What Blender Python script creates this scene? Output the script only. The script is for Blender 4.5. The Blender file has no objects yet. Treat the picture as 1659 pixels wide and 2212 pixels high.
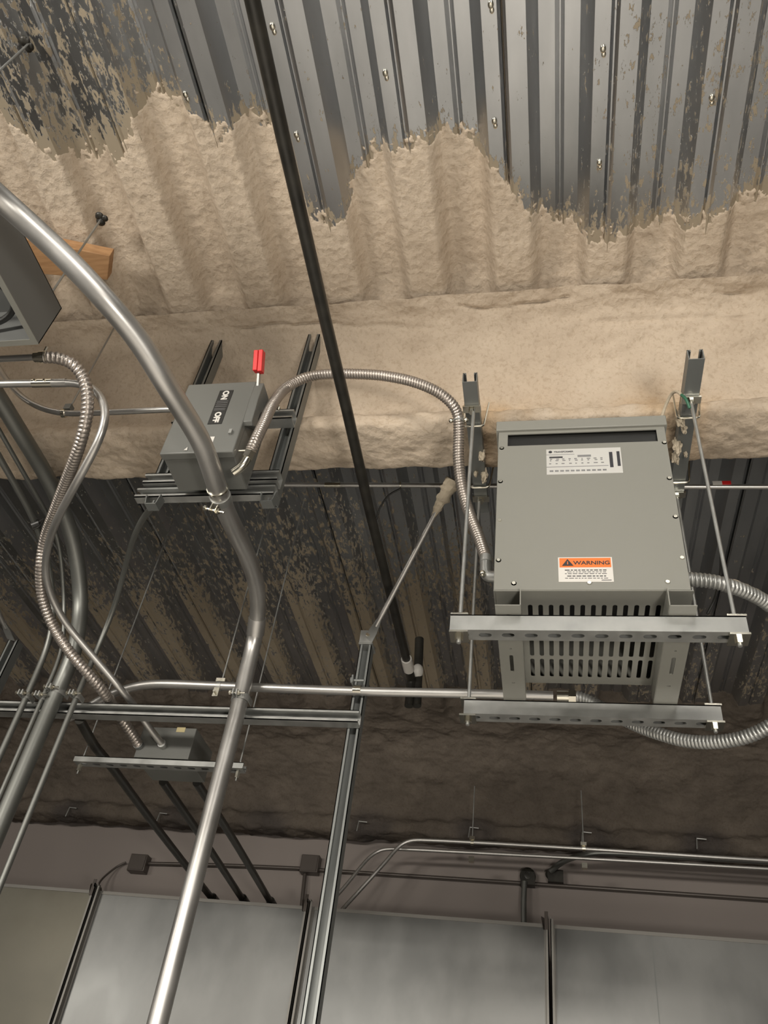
import bpy, math, random
import numpy as np
from mathutils import Vector, Matrix
random.seed(4); rng = np.random.default_rng(7)
sc = bpy.context.scene
COL = sc.collection
# ------------------------------------------------------------------ camera
F = 1788.15 / 2212.0                      # focal length in picture heights
PITCH, ROLL, YAW = 0.72376011, 0.15279715, 0.25563369
def basis():
    cp, sp = math.cos(PITCH), math.sin(PITCH)
    f = Vector((0, cp, sp)); r = Vector((1, 0, 0)); u = Vector((0, -sp, cp))
    c, s = math.cos(ROLL), math.sin(ROLL)
    r2 = c*r + s*u; u2 = -s*r + c*u
    Z = Matrix.Rotation(YAW, 3, 'Z')
    return Z@r2, Z@u2, Z@f
RX, UP, FW = basis()
cam = bpy.data.cameras.new('camera'); co = bpy.data.objects.new('camera', cam); COL.objects.link(co)
cam.sensor_fit = 'VERTICAL'; cam.sensor_height = 24; cam.lens = 24*F
co.matrix_world = Matrix((RX, UP, -FW)).transposed().to_4x4()
cam.clip_start = .02; cam.clip_end = 60
sc.camera = co
# the camera stands at the origin; the floor of the room is FLOOR below it
FLOOR = -1.55
# ------------------------------------------------------------------ colour, world, light
sc.view_settings.view_transform = 'Standard'; sc.view_settings.look = 'None'
sc.view_settings.gamma = 1; sc.view_settings.use_curve_mapping = False
sc.view_settings.exposure = 0.72
w = bpy.data.worlds.new('world'); sc.world = w; w.use_nodes = True
w.node_tree.nodes['Background'].inputs[0].default_value = (.9, .95, 1, 1)
w.node_tree.nodes['Background'].inputs[1].default_value = 0.0
def area(name, loc, target, sx, sy, power, col=(1, .94, .85)):
    l = bpy.data.lights.new(name, 'AREA'); l.shape = 'RECTANGLE'; l.size = sx; l.size_y = sy
    l.energy = power; l.color = col
    o = bpy.data.objects.new(name, l); COL.objects.link(o); o.location = loc
    d = Vector(target) - Vector(loc)
    o.rotation_euler = d.to_track_quat('-Z', 'Y').to_euler()
    return o
# room's strip fixtures behind and beside the camera; two lamps are added
LAMPS = [((-2.3, -1.0, 1.15), (-1.1, 1.6, 1.8), 1.2, .25, 21, 125),
         ((0.5, -1.9, 1.2), (0.3, 1.6, 1.9), 1.2, .25, 13.5, 100),
         ((-0.5, -0.4, 1.60), (-0.2, 1.5, -1.55), 1.2, .3, 52, 84),  # added lamp, lights the floor mirrored in the near deck
         ((1.1, -0.9, -0.55), (-.5, 3.3, 2.3), .5, .3, 9, 100),  # added low lamp, reaches the foam flecks behind the beam
         ((-4.3, 0.2, 1.35), (-2.2, 4.3, .9), 1.2, .25, 7, 110)]
for i, (l, t, a, b, p, sp_) in enumerate(LAMPS):
    area('room_or_added_light', l, t, a, b, p).data.spread = math.radians(sp_)
# ------------------------------------------------------------------ helpers
def ray(x, y):
    return RX*((x-829.5)/1788.15) - UP*((y-1106)/1788.15) + FW
def Y(x, y, v): d = ray(x, y); return d*(v/d.y)
def Z(x, y, v): d = ray(x, y); return d*(v/d.z)
def X(x, y, v): d = ray(x, y); return d*(v/d.x)
ORG = {}
class MB:
    def __init__(s): s.v = []; s.f = []
    def add(s, vs, fs):
        n = len(s.v); s.v += [tuple(v) for v in vs]; s.f += [tuple(i+n for i in f) for f in fs]; return s
    def box(s, lo, hi, M=None):
        x0, y0, z0 = lo; x1, y1, z1 = hi
        vs = [Vector(p) for p in ((x0,y0,z0),(x1,y0,z0),(x1,y1,z0),(x0,y1,z0),(x0,y0,z1),(x1,y0,z1),(x1,y1,z1),(x0,y1,z1))]
        if M: vs = [M@v for v in vs]
        return s.add(vs, [(0,3,2,1),(4,5,6,7),(0,1,5,4),(1,2,6,5),(2,3,7,6),(3,0,4,7)])
    def prism(s, pts, d):            # closed 3D polygon pushed along d
        n = len(pts); d = Vector(d); a = [Vector(p) for p in pts]
        vs = a + [p+d for p in a]
        return s.add(vs, [tuple(range(n))[::-1], tuple(range(n, 2*n))] + [(i, (i+1) % n, (i+1) % n+n, i+n) for i in range(n)])
    def tube(s, path, r, seg=16, caps=True, mod=None):
        P = [Vector(p) for p in path]; n = len(P)
        T = [(P[min(i+1, n-1)] - P[max(i-1, 0)]).normalized() for i in range(n)]
        a = Vector((0, 0, 1)) if abs(T[0].z) < .9 else Vector((1, 0, 0))
        N = (a - T[0]*a.dot(T[0])).normalized(); vs = []; L = 0
        for i in range(n):
            if i: L += (P[i]-P[i-1]).length
            N = (N - T[i]*N.dot(T[i])).normalized(); B = T[i].cross(N)
            for k in range(seg):
                th = 2*math.pi*k/seg
                rr = r[i] if isinstance(r, (list, tuple)) else r
                if mod: rr *= mod(L, th)
                vs.append(P[i] + (N*math.cos(th) + B*math.sin(th))*rr)
        fs = [(i*seg+k, i*seg+(k+1) % seg, (i+1)*seg+(k+1) % seg, (i+1)*seg+k) for i in range(n-1) for k in range(seg)]
        if caps: fs += [tuple(range(seg))[::-1], tuple(range((n-1)*seg, n*seg))]
        return s.add(vs, fs)
    def cyl(s, a, b, r, seg=16, r2=None): return s.tube([a, b], [r, r if r2 is None else r2], seg)
    def sphere(s, c, r, sx=1, sy=1, sz=1, n=10):
        c = Vector(c); vs = []; fs = []
        for i in range(n+1):
            ph = math.pi*i/n
            for k in range(n*2):
                th = math.pi*k/n
                vs.append(c+Vector((sx*math.sin(ph)*math.cos(th), sy*math.sin(ph)*math.sin(th), sz*math.cos(ph)))*r)
        m = n*2
        for i in range(n):
            for k in range(m): fs.append((i*m+k, (i+1)*m+k, (i+1)*m+(k+1) % m, i*m+(k+1) % m))
        return s.add(vs, fs)
    def blob(s, c, rx, ry, rz, seed=0, n=14):
        c = Vector(c); k0 = len(s.v); s.sphere((0, 0, 0), 1, n=n); import mathutils
        for i in range(k0, len(s.v)):
            v = Vector(s.v[i]); q = 1+.55*mathutils.noise.noise(v*1.6+Vector((seed*3.1, seed, 0)))+.3*mathutils.noise.noise(v*4.5+Vector((seed, 7, 0)))
            s.v[i] = tuple(c+Vector((v.x*rx*q, v.y*ry*q, v.z*rz*q)))
        return s
    def build(s, name, mat, parent=None, label=None, cat=None, group=None, kind=None, ang=35, bevel=0):
        me = bpy.data.meshes.new(name); V = np.array(s.v, float)
        if parent is not None: o0 = ORG[parent.name]; org = None
        lo, hi = V.min(0), V.max(0); org = Vector(((lo[0]+hi[0])/2, (lo[1]+hi[1])/2, lo[2]))
        V = V - np.array(org)
        me.from_pydata(V.tolist(), [], s.f); me.validate(); me.update()
        me.polygons.foreach_set('use_smooth', [True]*len(me.polygons))
        me.set_sharp_from_angle(angle=math.radians(ang))
        me.materials.append(mat)
        o = bpy.data.objects.new(name, me); COL.objects.link(o)
        o.location = org - (ORG[parent.name] if parent is not None else Vector())
        if parent is not None: o.parent = parent
        ORG[o.name] = org
        if bevel:
            b = o.modifiers.new('bevel', 'BEVEL'); b.width = bevel; b.segments = 2; b.limit_method = 'ANGLE'
        return tag(o, label, cat, group, kind)
def tag(o, label=None, cat=None, group=None, kind=None):
    if label: o['label'] = label
    if cat: o['category'] = cat
    if group: o['group'] = group
    if kind: o['kind'] = kind
    return o
def empty(name, loc, label, cat, group=None):
    o = bpy.data.objects.new(name, None); COL.objects.link(o); o.location = loc; o.empty_display_size = .05
    ORG[o.name] = Vector(loc); return tag(o, label, cat, group)
def smooth(pts, n=10):
    P = [Vector(p) for p in pts]; out = []
    for i in range(len(P)-1):
        p0 = P[i-1] if i else P[0]*2-P[1]; p1 = P[i]; p2 = P[i+1]; p3 = P[i+2] if i+2 < len(P) else P[-1]*2-P[-2]
        for k in range(n):
            t = k/n
            out.append(.5*((2*p1) + (p2-p0)*t + (2*p0-5*p1+4*p2-p3)*t*t + (3*p1-p0-3*p2+p3)*t**3))
    out.append(P[-1]); return out
def resample(P, step):
    L = [0]
    for a, b in zip(P, P[1:]): L.append(L[-1]+(b-a).length)
    n = max(2, int(L[-1]/step)); A = np.array([list(p) for p in P]); s = np.linspace(0, L[-1], n)
    return [Vector((float(np.interp(t, L, A[:, 0])), float(np.interp(t, L, A[:, 1])), float(np.interp(t, L, A[:, 2])))) for t in s]
def relax(P, it=30):                       # evens out the curvature of a bent pipe
    A = np.array([list(p) for p in P])
    for _ in range(it): A[1:-1] = A[1:-1]*.5 + (A[:-2]+A[2:])*.25
    return [Vector(a) for a in A]
def flex_mesh(path, r, pitch=.0075, amp=.09):
    P = resample(smooth(path), pitch/5)
    return MB().tube(P, r, 18, True, lambda L, th: 1-amp+amp*abs(math.sin(math.pi*(L/pitch-th/(2*math.pi))))**.6*1.6)
def plate(name, outer, holes, thick, mat, M, parent=None, bevel=0, **kw):
    """flat plate in local XY with real holes, moved by M"""
    cu = bpy.data.curves.new(name+'_c', 'CURVE'); cu.dimensions = '2D'; cu.fill_mode = 'BOTH'; cu.extrude = thick/2
    for poly in [outer]+holes:
        sp = cu.splines.new('POLY'); sp.points.add(len(poly)-1); sp.use_cyclic_u = True
        for p, q in zip(sp.points, poly): p.co = (q[0], q[1], 0, 1)
    t = bpy.data.objects.new('tmp', cu); COL.objects.link(t)
    dg = bpy.context.evaluated_depsgraph_get(); me = bpy.data.meshes.new_from_object(t.evaluated_get(dg))
    bpy.data.objects.remove(t); bpy.data.curves.remove(cu)
    m = MB(); m.v = [tuple(M@v.co) for v in me.vertices]; m.f = [tuple(p.vertices) for p in me.polygons]
    bpy.data.meshes.remove(me)
    if name is None: return m
    return m.build(name, mat, parent, **kw)
def holes_mesh(outer, holes, thick, M):
    return plate_mb(outer, holes, thick, M)
def plate_mb(outer, holes, thick, M):
    cu = bpy.data.curves.new('c', 'CURVE'); cu.dimensions = '2D'; cu.fill_mode = 'BOTH'; cu.extrude = thick/2
    for poly in [outer]+holes:
        sp = cu.splines.new('POLY'); sp.points.add(len(poly)-1); sp.use_cyclic_u = True
        for p, q in zip(sp.points, poly): p.co = (q[0], q[1], 0, 1)
    t = bpy.data.objects.new('tmp', cu); COL.objects.link(t)
    dg = bpy.context.evaluated_depsgraph_get(); me = bpy.data.meshes.new_from_object(t.evaluated_get(dg))
    bpy.data.objects.remove(t); bpy.data.curves.remove(cu)
    m = MB(); m.v = [tuple(M@v.co) for v in me.vertices]; m.f = [tuple(p.vertices) for p in me.polygons]
    bpy.data.meshes.remove(me); return m
def rect(x0, y0, x1, y1): return [(x0, y0), (x1, y0), (x1, y1), (x0, y1)]
def slot(cx, cy, w, h, n=6):                # stadium
    out = []; r = min(w, h)/2
    if w >= h: cs = [(cx+w/2-r, cy, -90), (cx-w/2+r, cy, 90)]
    else: cs = [(cx, cy+h/2-r, 0), (cx, cy-h/2+r, 180)]
    for (x, y, a) in cs:
        for k in range(n+1):
            t = math.radians(a+180*k/n); out.append((x+r*math.cos(t), y+r*math.sin(t)))
    return out
def text_mb(body, size, M, extrude=.0004, align='CENTER', sx=1.0, bold=0.0):
    cu = bpy.data.curves.new('t', 'FONT'); cu.body = body; cu.size = size; cu.extrude = extrude; cu.align_x = align; cu.align_y = 'CENTER'; cu.offset = bold
    t = bpy.data.objects.new('tmp', cu); COL.objects.link(t)
    dg = bpy.context.evaluated_depsgraph_get(); me = bpy.data.meshes.new_from_object(t.evaluated_get(dg))
    bpy.data.objects.remove(t); bpy.data.curves.remove(cu)
    m = MB(); m.v = [tuple(M@Vector((v.co.x*sx, v.co.y, v.co.z))) for v in me.vertices]; m.f = [tuple(p.vertices) for p in me.polygons]
    bpy.data.meshes.remove(me); return m
def frame(o, ex, ey, ez):
    M = Matrix((ex, ey, ez)).transposed().to_4x4(); M.translation = Vector(o); return M
# value noise in numpy
_T = rng.random((256, 256))
def vn(x, y):
    xi = np.floor(x).astype(int); yi = np.floor(y).astype(int); fx = x-xi; fy = y-yi
    fx = fx*fx*(3-2*fx); fy = fy*fy*(3-2*fy)
    g = lambda a, b: _T[a % 256, b % 256]
    return (g(xi, yi)*(1-fx)+g(xi+1, yi)*fx)*(1-fy) + (g(xi, yi+1)*(1-fx)+g(xi+1, yi+1)*fx)*fy
def fbm(x, y, o=4):
    s = 0; a = .5
    for i in range(o): s = s+a*(vn(x*2**i+17*i, y*2**i+5*i)-.5); a *= .5
    return s*2
def grid_faces(nx, ny):
    i = np.arange(nx-1)[:, None]*ny + np.arange(ny-1)[None, :]; i = i.ravel()
    return np.stack([i, i+1, i+ny+1, i+ny], 1)
def grid_obj(name, P, mat, attr=None, flip=False, **kw):
    nx, ny = P.shape[:2]; f = grid_faces(nx, ny)
    if flip: f = f[:, ::-1]
    me = bpy.data.meshes.new(name); me.from_pydata(P.reshape(-1, 3).tolist(), [], f.tolist()); me.update()
    me.polygons.foreach_set('use_smooth', [True]*len(me.polygons))
    if kw.pop('sharp', False): me.set_sharp_from_angle(angle=math.radians(30))
    if attr:
        for k, a in attr.items():
            at = me.attributes.new(k, 'FLOAT', 'POINT'); at.data.foreach_set('value', a.ravel().astype(np.float32))
    me.materials.append(mat); o = bpy.data.objects.new(name, me); COL.objects.link(o); ORG[o.name] = Vector()
    return tag(o, **kw)
# ------------------------------------------------------------------ materials
def mat(name, col, rough=.5, metal=0, bump=None, var=None, spec=None):
    m = bpy.data.materials.new(name); m.use_nodes = True; N = m.node_tree.nodes; L = m.node_tree.links
    b = N['Principled BSDF']; b.inputs['Base Color'].default_value = (*col, 1); b.inputs['Roughness'].default_value = rough; b.inputs['Metallic'].default_value = metal
    tc = N.new('ShaderNodeTexCoord')
    if spec is not None: b.inputs['Specular IOR Level'].default_value = spec
    if var:                                # (scale, amount, colour2, stretch)
        mp = N.new('ShaderNodeMapping'); L.new(tc.outputs['Object'], mp.inputs[0]); mp.inputs['Scale'].default_value = var[3] if len(var) > 3 else (1, 1, 1)
        n = N.new('ShaderNodeTexNoise'); n.inputs['Scale'].default_value = var[0]; n.inputs['Detail'].default_value = 5; L.new(mp.outputs[0], n.inputs[0])
        r = N.new('ShaderNodeValToRGB'); L.new(n.outputs[0], r.inputs[0]); r.color_ramp.elements[0].position = .5-var[1]; r.color_ramp.elements[1].position = .5+var[1]
        r.color_ramp.elements[0].color = (*col, 1); r.color_ramp.elements[1].color = (*var[2], 1)
        L.new(r.outputs[0], b.inputs['Base Color'])
        q = N.new('ShaderNodeMapRange'); L.new(n.outputs[0], q.inputs[0]); q.inputs['From Min'].default_value = .3; q.inputs['From Max'].default_value = .7
        q.inputs['To Min'].default_value = rough*.85; q.inputs['To Max'].default_value = min(1, rough*1.2); L.new(q.outputs[0], b.inputs['Roughness'])
    if bump:
        n = N.new('ShaderNodeTexNoise'); n.inputs['Scale'].default_value = bump[0]; n.inputs['Detail'].default_value = 6; L.new(tc.outputs['Object'], n.inputs[0])
        bp = N.new('ShaderNodeBump'); bp.inputs['Strength'].default_value = bump[1]; bp.inputs['Distance'].default_value = bump[2]; L.new(n.outputs[0], bp.inputs['Height']); L.new(bp.outputs[0], b.inputs['Normal'])
    return m
FOAMC = (.43, .355, .25)
M_ = {}
def foam_mat(name, c1, c2, aged_or_shaded=(.42, .27, .13)):
    m = bpy.data.materials.new(name); m.use_nodes = True; N = m.node_tree.nodes; L = m.node_tree.links; b = N['Principled BSDF']
    b.inputs['Roughness'].default_value = .85; b.inputs['Specular IOR Level'].default_value = .25
    tc = N.new('ShaderNodeTexCoord')
    n = N.new('ShaderNodeTexNoise'); n.inputs['Scale'].default_value = 4; n.inputs['Detail'].default_value = 8; n.inputs['Roughness'].default_value = .7; L.new(tc.outputs['Object'], n.inputs[0])
    r = N.new('ShaderNodeValToRGB'); L.new(n.outputs[0], r.inputs[0]); r.color_ramp.elements[0].position = .35; r.color_ramp.elements[1].position = .65
    r.color_ramp.elements[0].color = (*c1, 1); r.color_ramp.elements[1].color = (*c2, 1)
    src = r.outputs[0]
    at = N.new('ShaderNodeAttribute'); at.attribute_name = 'age_shade'  # carries ageing and the painted shade of the far pockets
    mx = N.new('ShaderNodeMix'); mx.data_type = 'RGBA'; L.new(at.outputs['Fac'], mx.inputs[0]); L.new(src, mx.inputs[6]); mx.inputs[7].default_value = (*aged_or_shaded, 1); src = mx.outputs[2]
    # darker tone in the pits
    n2 = N.new('ShaderNodeTexNoise'); n2.inputs['Scale'].default_value = 85; n2.inputs['Detail'].default_value = 5; n2.inputs['Roughness'].default_value = .6; n2.inputs['Distortion'].default_value = .4; L.new(tc.outputs['Object'], n2.inputs[0])
    r2 = N.new('ShaderNodeValToRGB'); L.new(n2.outputs[0], r2.inputs[0]); r2.color_ramp.elements[0].position = .34; r2.color_ramp.elements[1].position = .5
    r2.color_ramp.elements[0].color = (.86, .84, .81, 1); r2.color_ramp.elements[1].color = (1, 1, 1, 1)
    ml = N.new('ShaderNodeMix'); ml.data_type = 'RGBA'; ml.blend_type = 'MULTIPLY'; ml.inputs[0].default_value = 1; L.new(src, ml.inputs[6]); L.new(r2.outputs[0], ml.inputs[7])
    L.new(ml.outputs[2], b.inputs['Base Color'])
    bp = N.new('ShaderNodeBump'); bp.inputs['Strength'].default_value = .55; bp.inputs['Distance'].default_value = .006; L.new(n2.outputs[0], bp.inputs['Height'])
    n3 = N.new('ShaderNodeTexVoronoi'); n3.inputs['Scale'].default_value = 38; L.new(tc.outputs['Object'], n3.inputs[0])
    bp2 = N.new('ShaderNodeBump'); bp2.inputs['Strength'].default_value = .5; bp2.inputs['Distance'].default_value = .006; L.new(n3.outputs[0], bp2.inputs['Height']); L.new(bp.outputs[0], bp2.inputs['Normal'])
    L.new(bp2.outputs[0], b.inputs['Normal'])
    return m
M_['foam'] = foam_mat('spray_foam', (.47, .385, .295), (.55, .46, .36))
M_['foam_dark'] = foam_mat('dark_spray_foam', (.095, .079, .064), (.145, .121, .098), (.06, .052, .048))  # darker foam tones for the far beam
def deck_mat():
    m = bpy.data.materials.new('galvanized_deck'); m.use_nodes = True; N = m.node_tree.nodes; L = m.node_tree.links; b = N['Principled BSDF']
    tc = N.new('ShaderNodeTexCoord')
    mp = N.new('ShaderNodeMapping'); mp.inputs['Scale'].default_value = (1, .3, 1); L.new(tc.outputs['Object'], mp.inputs[0])
    n = N.new('ShaderNodeTexNoise'); n.inputs['Scale'].default_value = 9; n.inputs['Detail'].default_value = 4; L.new(mp.outputs[0], n.inputs[0])
    r = N.new('ShaderNodeValToRGB'); L.new(n.outputs[0], r.inputs[0]); r.color_ramp.elements[0].position = .3; r.color_ramp.elements[1].position = .7
    r.color_ramp.elements[0].color = (.40, .41, .42, 1); r.color_ramp.elements[1].color = (.52, .53, .54, 1)
    at = N.new('ShaderNodeAttribute'); at.attribute_name = 'spray'
    # flecks of overspray, long in the direction they were thrown
    mp2 = N.new('ShaderNodeMapping'); mp2.inputs['Scale'].default_value = (1, .38, 1); mp2.inputs['Rotation'].default_value = (0, 0, .12); L.new(tc.outputs['Object'], mp2.inputs[0])
    n2 = N.new('ShaderNodeTexNoise'); n2.inputs['Scale'].default_value = 66; n2.inputs['Detail'].default_value = 6; n2.inputs['Roughness'].default_value = .68; L.new(mp2.outputs[0], n2.inputs[0])
    sb = N.new('ShaderNodeMath'); sb.operation = 'ADD'; L.new(n2.outputs[0], sb.inputs[0]); L.new(at.outputs['Fac'], sb.inputs[1])
    st = N.new('ShaderNodeMapRange'); L.new(sb.outputs[0], st.inputs[0]); st.inputs['From Min'].default_value = .985; st.inputs['From Max'].default_value = 1.0
    mx = N.new('ShaderNodeMix'); mx.data_type = 'RGBA'; L.new(st.outputs[0], mx.inputs[0]); L.new(r.outputs[0], mx.inputs[6]); mx.inputs[7].default_value = (.30, .25, .18, 1)
    L.new(mx.outputs[2], b.inputs['Base Color'])
    iv = N.new('ShaderNodeMath'); iv.operation = 'SUBTRACT'; iv.inputs[0].default_value = 1; L.new(st.outputs[0], iv.inputs[1])
    mm = N.new('ShaderNodeMath'); mm.operation = 'MULTIPLY'; mm.inputs[1].default_value = .96; L.new(iv.outputs[0], mm.inputs[0]); L.new(mm.outputs[0], b.inputs['Metallic'])
    ro = N.new('ShaderNodeMapRange'); L.new(st.outputs[0], ro.inputs[0]); ro.inputs['To Min'].default_value = .31; ro.inputs['To Max'].default_value = .9; L.new(ro.outputs[0], b.inputs['Roughness'])
    bp = N.new('ShaderNodeBump'); bp.inputs['Strength'].default_value = .7; bp.inputs['Distance'].default_value = .003; L.new(st.outputs[0], bp.inputs['Height']); L.new(bp.outputs[0], b.inputs['Normal'])
    return m
M_['deck'] = deck_mat()
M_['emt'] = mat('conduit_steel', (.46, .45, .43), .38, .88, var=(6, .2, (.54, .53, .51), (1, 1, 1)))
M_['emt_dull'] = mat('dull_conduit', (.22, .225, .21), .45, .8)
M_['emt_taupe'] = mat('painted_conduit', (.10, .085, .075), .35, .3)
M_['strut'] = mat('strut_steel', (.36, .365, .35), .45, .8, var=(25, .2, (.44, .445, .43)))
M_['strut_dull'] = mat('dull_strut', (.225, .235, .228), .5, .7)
M_['flex'] = mat('flex_steel', (.40, .36, .325), .36, .8)
M_['gray'] = mat('enclosure_gray', (.215, .213, .188), .38, .0, bump=(900, .05, .001), spec=.5)
M_['gray2'] = mat('switch_gray', (.125, .127, .117), .4, .0, spec=.5)
M_['gray3'] = mat('gutter_gray', (.115, .118, .114), .45, .0)
M_['zinc'] = mat('bright_zinc', (.75, .72, .62), .22, 1)
M_['red'] = mat('red_plastic', (.62, .02, .02), .4)
M_['black'] = mat('black_paint', (.012, .012, .011), .4)
M_['iron'] = mat('black_iron', (.022, .021, .018), .38, .3, var=(20, .2, (.04, .037, .03)))
M_['white'] = mat('white_label', (.62, .6, .56), .35)
M_['silver'] = mat('silver_label', (.60, .59, .56), .3, .35)
M_['orange'] = mat('orange_label', (.72, .18, .04), .4)
M_['ink'] = mat('dark_ink', (.03, .03, .035), .5)
M_['grayink'] = mat('gray_ink', (.19, .19, .19), .5)
M_['wall'] = mat('taupe_wall_paint', (.27, .235, .215), .8, 0, bump=(60, .15, .002))
M_['duct'] = mat('duct_sheet', (.175, .178, .173), .36, .7, var=(2.6, .10, (.25, .252, .244), (1, .5, .6)))
M_['duct_brown'] = mat('brown_duct_sheet', (.15, .14, .11), .42, .7, var=(3, .2, (.21, .2, .165)))
M_['seam'] = mat('duct_seam', (.26, .25, .23), .45, .6)
M_['wood'] = mat('raw_pine', (.50, .29, .14), .7, 0, var=(9, .2, (.34, .18, .08), (1, 8, 8)))
M_['concrete'] = mat('concrete', (.55, .53, .50), .8, 0, bump=(20, .2, .004))
M_['room'] = mat('room_wall', (.22, .21, .20), .9)
M_['added_dark'] = mat('added_dark_sheet', (.035, .034, .033), .7)  # colour of the added panel that darkens the deck reflections
M_['lint'] = mat('foam_crumbs', (.42, .36, .27), .9, 0, bump=(200, .6, .004))
M_['green'] = mat('green_wire', (.03, .12, .07), .5)
def lampmat():
    m = bpy.data.materials.new('lamp_tube'); m.use_nodes = True; b = m.node_tree.nodes['Principled BSDF']
    b.inputs['Emission Color'].default_value = (1, .95, .85, 1); b.inputs['Emission Strength'].default_value = 3; return m
M_['lamp'] = lampmat()
# ------------------------------------------------------------------ room shell
ZD = 2.34                                  # lowest surface of the steel deck above the eye
PER = .28
def zdeck(x, groove=True):
    u = np.mod(x+.021, PER); z = np.full_like(u, ZD); h = .062
    z = np.where(u < .030, ZD+h*u/.030, z)
    z = np.where((u >= .030) & (u < .137), ZD+h, z)
    z = np.where((u >= .137) & (u < .168), ZD+h*(1-(u-.137)/.031), z)
    if groove:
        for c, d, wd in ((.078, .006, .006), (.092, .006, .005), (.212, .008, .004), (.225, -.004, .005)):
            z = z + d*np.clip(1-np.abs(u-c)/wd, 0, 1)
        k = np.floor((x+.021)/PER); lap = (np.mod(k+1, 3) == 0)
        z = z + np.where(lap, .035*np.clip(1.6-np.abs(u-.2195)/.0020, 0, 1), 0)
    return z
def deck_xs(x0, x1):
    k0 = int(math.floor((x0+.021)/PER))-1; k1 = int(math.ceil((x1+.021)/PER))+1
    us = [0, .030, .072, .075, .078, .081, .084, .087, .090, .092, .094, .097, .137, .168, .208, .2105, .212, .2135, .2163, .2178, .2187, .2203, .2212, .2227, .225, .230]
    xs = [k*PER-.021+u+e for k in range(k0, k1+1) for u in us for e in ((-.0004, .0004) if u in (0, .030, .137, .168) else (0,))]
    return np.array(sorted(x for x in xs if x0 <= x <= x1))
# limit of the solid foam, traced on the deck
BP = [(-200, 260), (0, 250), (80, 310), (150, 350), (230, 330), (262, 345), (300, 225), (330, 215), (400, 240), (470, 295), (500, 265), (530, 255), (600, 290), (640, 420), (680, 465), (745, 490), (762, 400), (800, 345), (880, 312), (950, 290), (1010, 308), (1050, 345), (1100, 392), (1140, 455), (1200, 490), (1300, 505), (1400, 510), (1450, 492), (1520, 480), (1600, 452), (1659, 430), (1800, 400)]
BW = [Z(x, y, ZD) for x, y in BP]; bx = np.array([p.x for p in BW]); by = np.array([p.y for p in BW]); o_ = np.argsort(bx); bx = bx[o_]; by = by[o_]
xs = deck_xs(-4.6, 3.2)
ys = np.concatenate([np.linspace(-3.0, .4, 8)[:-1], np.arange(.4, 1.66, .02), np.arange(1.7, 4.9, .05)])
GX, GY = np.meshgrid(xs, ys, indexing='ij'); GZ = zdeck(GX)
d = GY-np.interp(GX, bx, by)
left = np.clip((-.90-GX)/.25, 0, 1)
sp = np.where(GY < 1.66, .33+.23*np.exp(np.minimum(d, 0)/.045) + left*(.115+.06*np.clip(GY-.5, -1, 1)), 0)
sp = sp + np.where(GY < 1.66, .075*np.clip((GX-.05)/.2, 0, 1), 0)
far = .345 + .17*np.clip((GY-2.2)/1.3, 0, 1) + .03*np.clip((-GX-.2)/1.2, 0, 1) + .10*fbm(GX*2, GY*1.2, 2)
lowf = (zdeck(GX, False) < ZD+.003)*1.0
far = far + lowf*.07*np.exp(-((GY-3.55)/.45)**4)*np.clip((.2-GX)/.8, 0, 1) - (1-lowf)*(.03+.10*np.clip((GY-3.1)/.3, 0, 1)) - .16*np.clip((GY-4.0)/.15, 0, 1)
sp = np.where(GY >= 1.66, far, sp)
sp = np.where((GX > .06) & (GY > 1.66), sp-.05, sp)
grid_obj('ceiling', np.stack([GX, GY, GZ], -1), M_['deck'], {'spray': sp}, sharp=True, kind='structure', label='ribbed galvanized steel deck overhead, flecked with foam overspray')
# foam sprayed on the near deck
def foam_deck(name, x0, x1, y0, y1, bnd, matl, st=.005, thick=.016, fill=(1.40, 1.60), **kw):
    x = np.arange(x0, x1, st); y = np.arange(y0, y1, st); A, B = np.meshgrid(x, y, indexing='ij')
    base = 0
    for o in np.linspace(-.010, .010, 9): base = base + zdeck(A+o, False)/9
    flat = ZD+.012
    t = np.clip((B-fill[0]+.10*fbm(A*6, B*6, 2))/(fill[1]-fill[0]), 0, 1); t = t*t*(3-2*t)
    s = bnd(A, B) + .022*fbm(A*14, B*14, 4); s = s + .065*fbm(A*80, B*50, 3)*np.clip(1.15-s*9, .12, 1)
    th = np.where(s > 0, np.minimum(s*.055, thick)+.0015, s*.5)
    raw = zdeck(A, False); wb = np.clip(s/.10, 0, 1); base = raw*(1-wb)+base*wb; base = base*(1-t) + (flat*.6+base*.4)*t
    lump = (.0028*fbm(A*30, B*30, 4) + .0015*fbm(A*8, B*8, 3) + .0014*np.abs(fbm(A*22+3, B*60, 3)))*np.clip(s*10, .3, 1) + .010*fbm(A*9, B*9, 3)*t
    z = base - th + lump
    z = np.where(s < -.02, base+.03, z)
    return grid_obj(name, np.stack([A, B, z], -1), matl, {'age_shade': np.zeros_like(z)}, **kw)
foam_deck('deck_spray_foam', -3.0, 1.5, .35, 1.665, lambda A, B: B-np.interp(A, bx, by), M_['foam'],
          label='pale spray foam coating the ribbed deck in front of the near beam', cat='insulation foam', kind='stuff')
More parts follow.
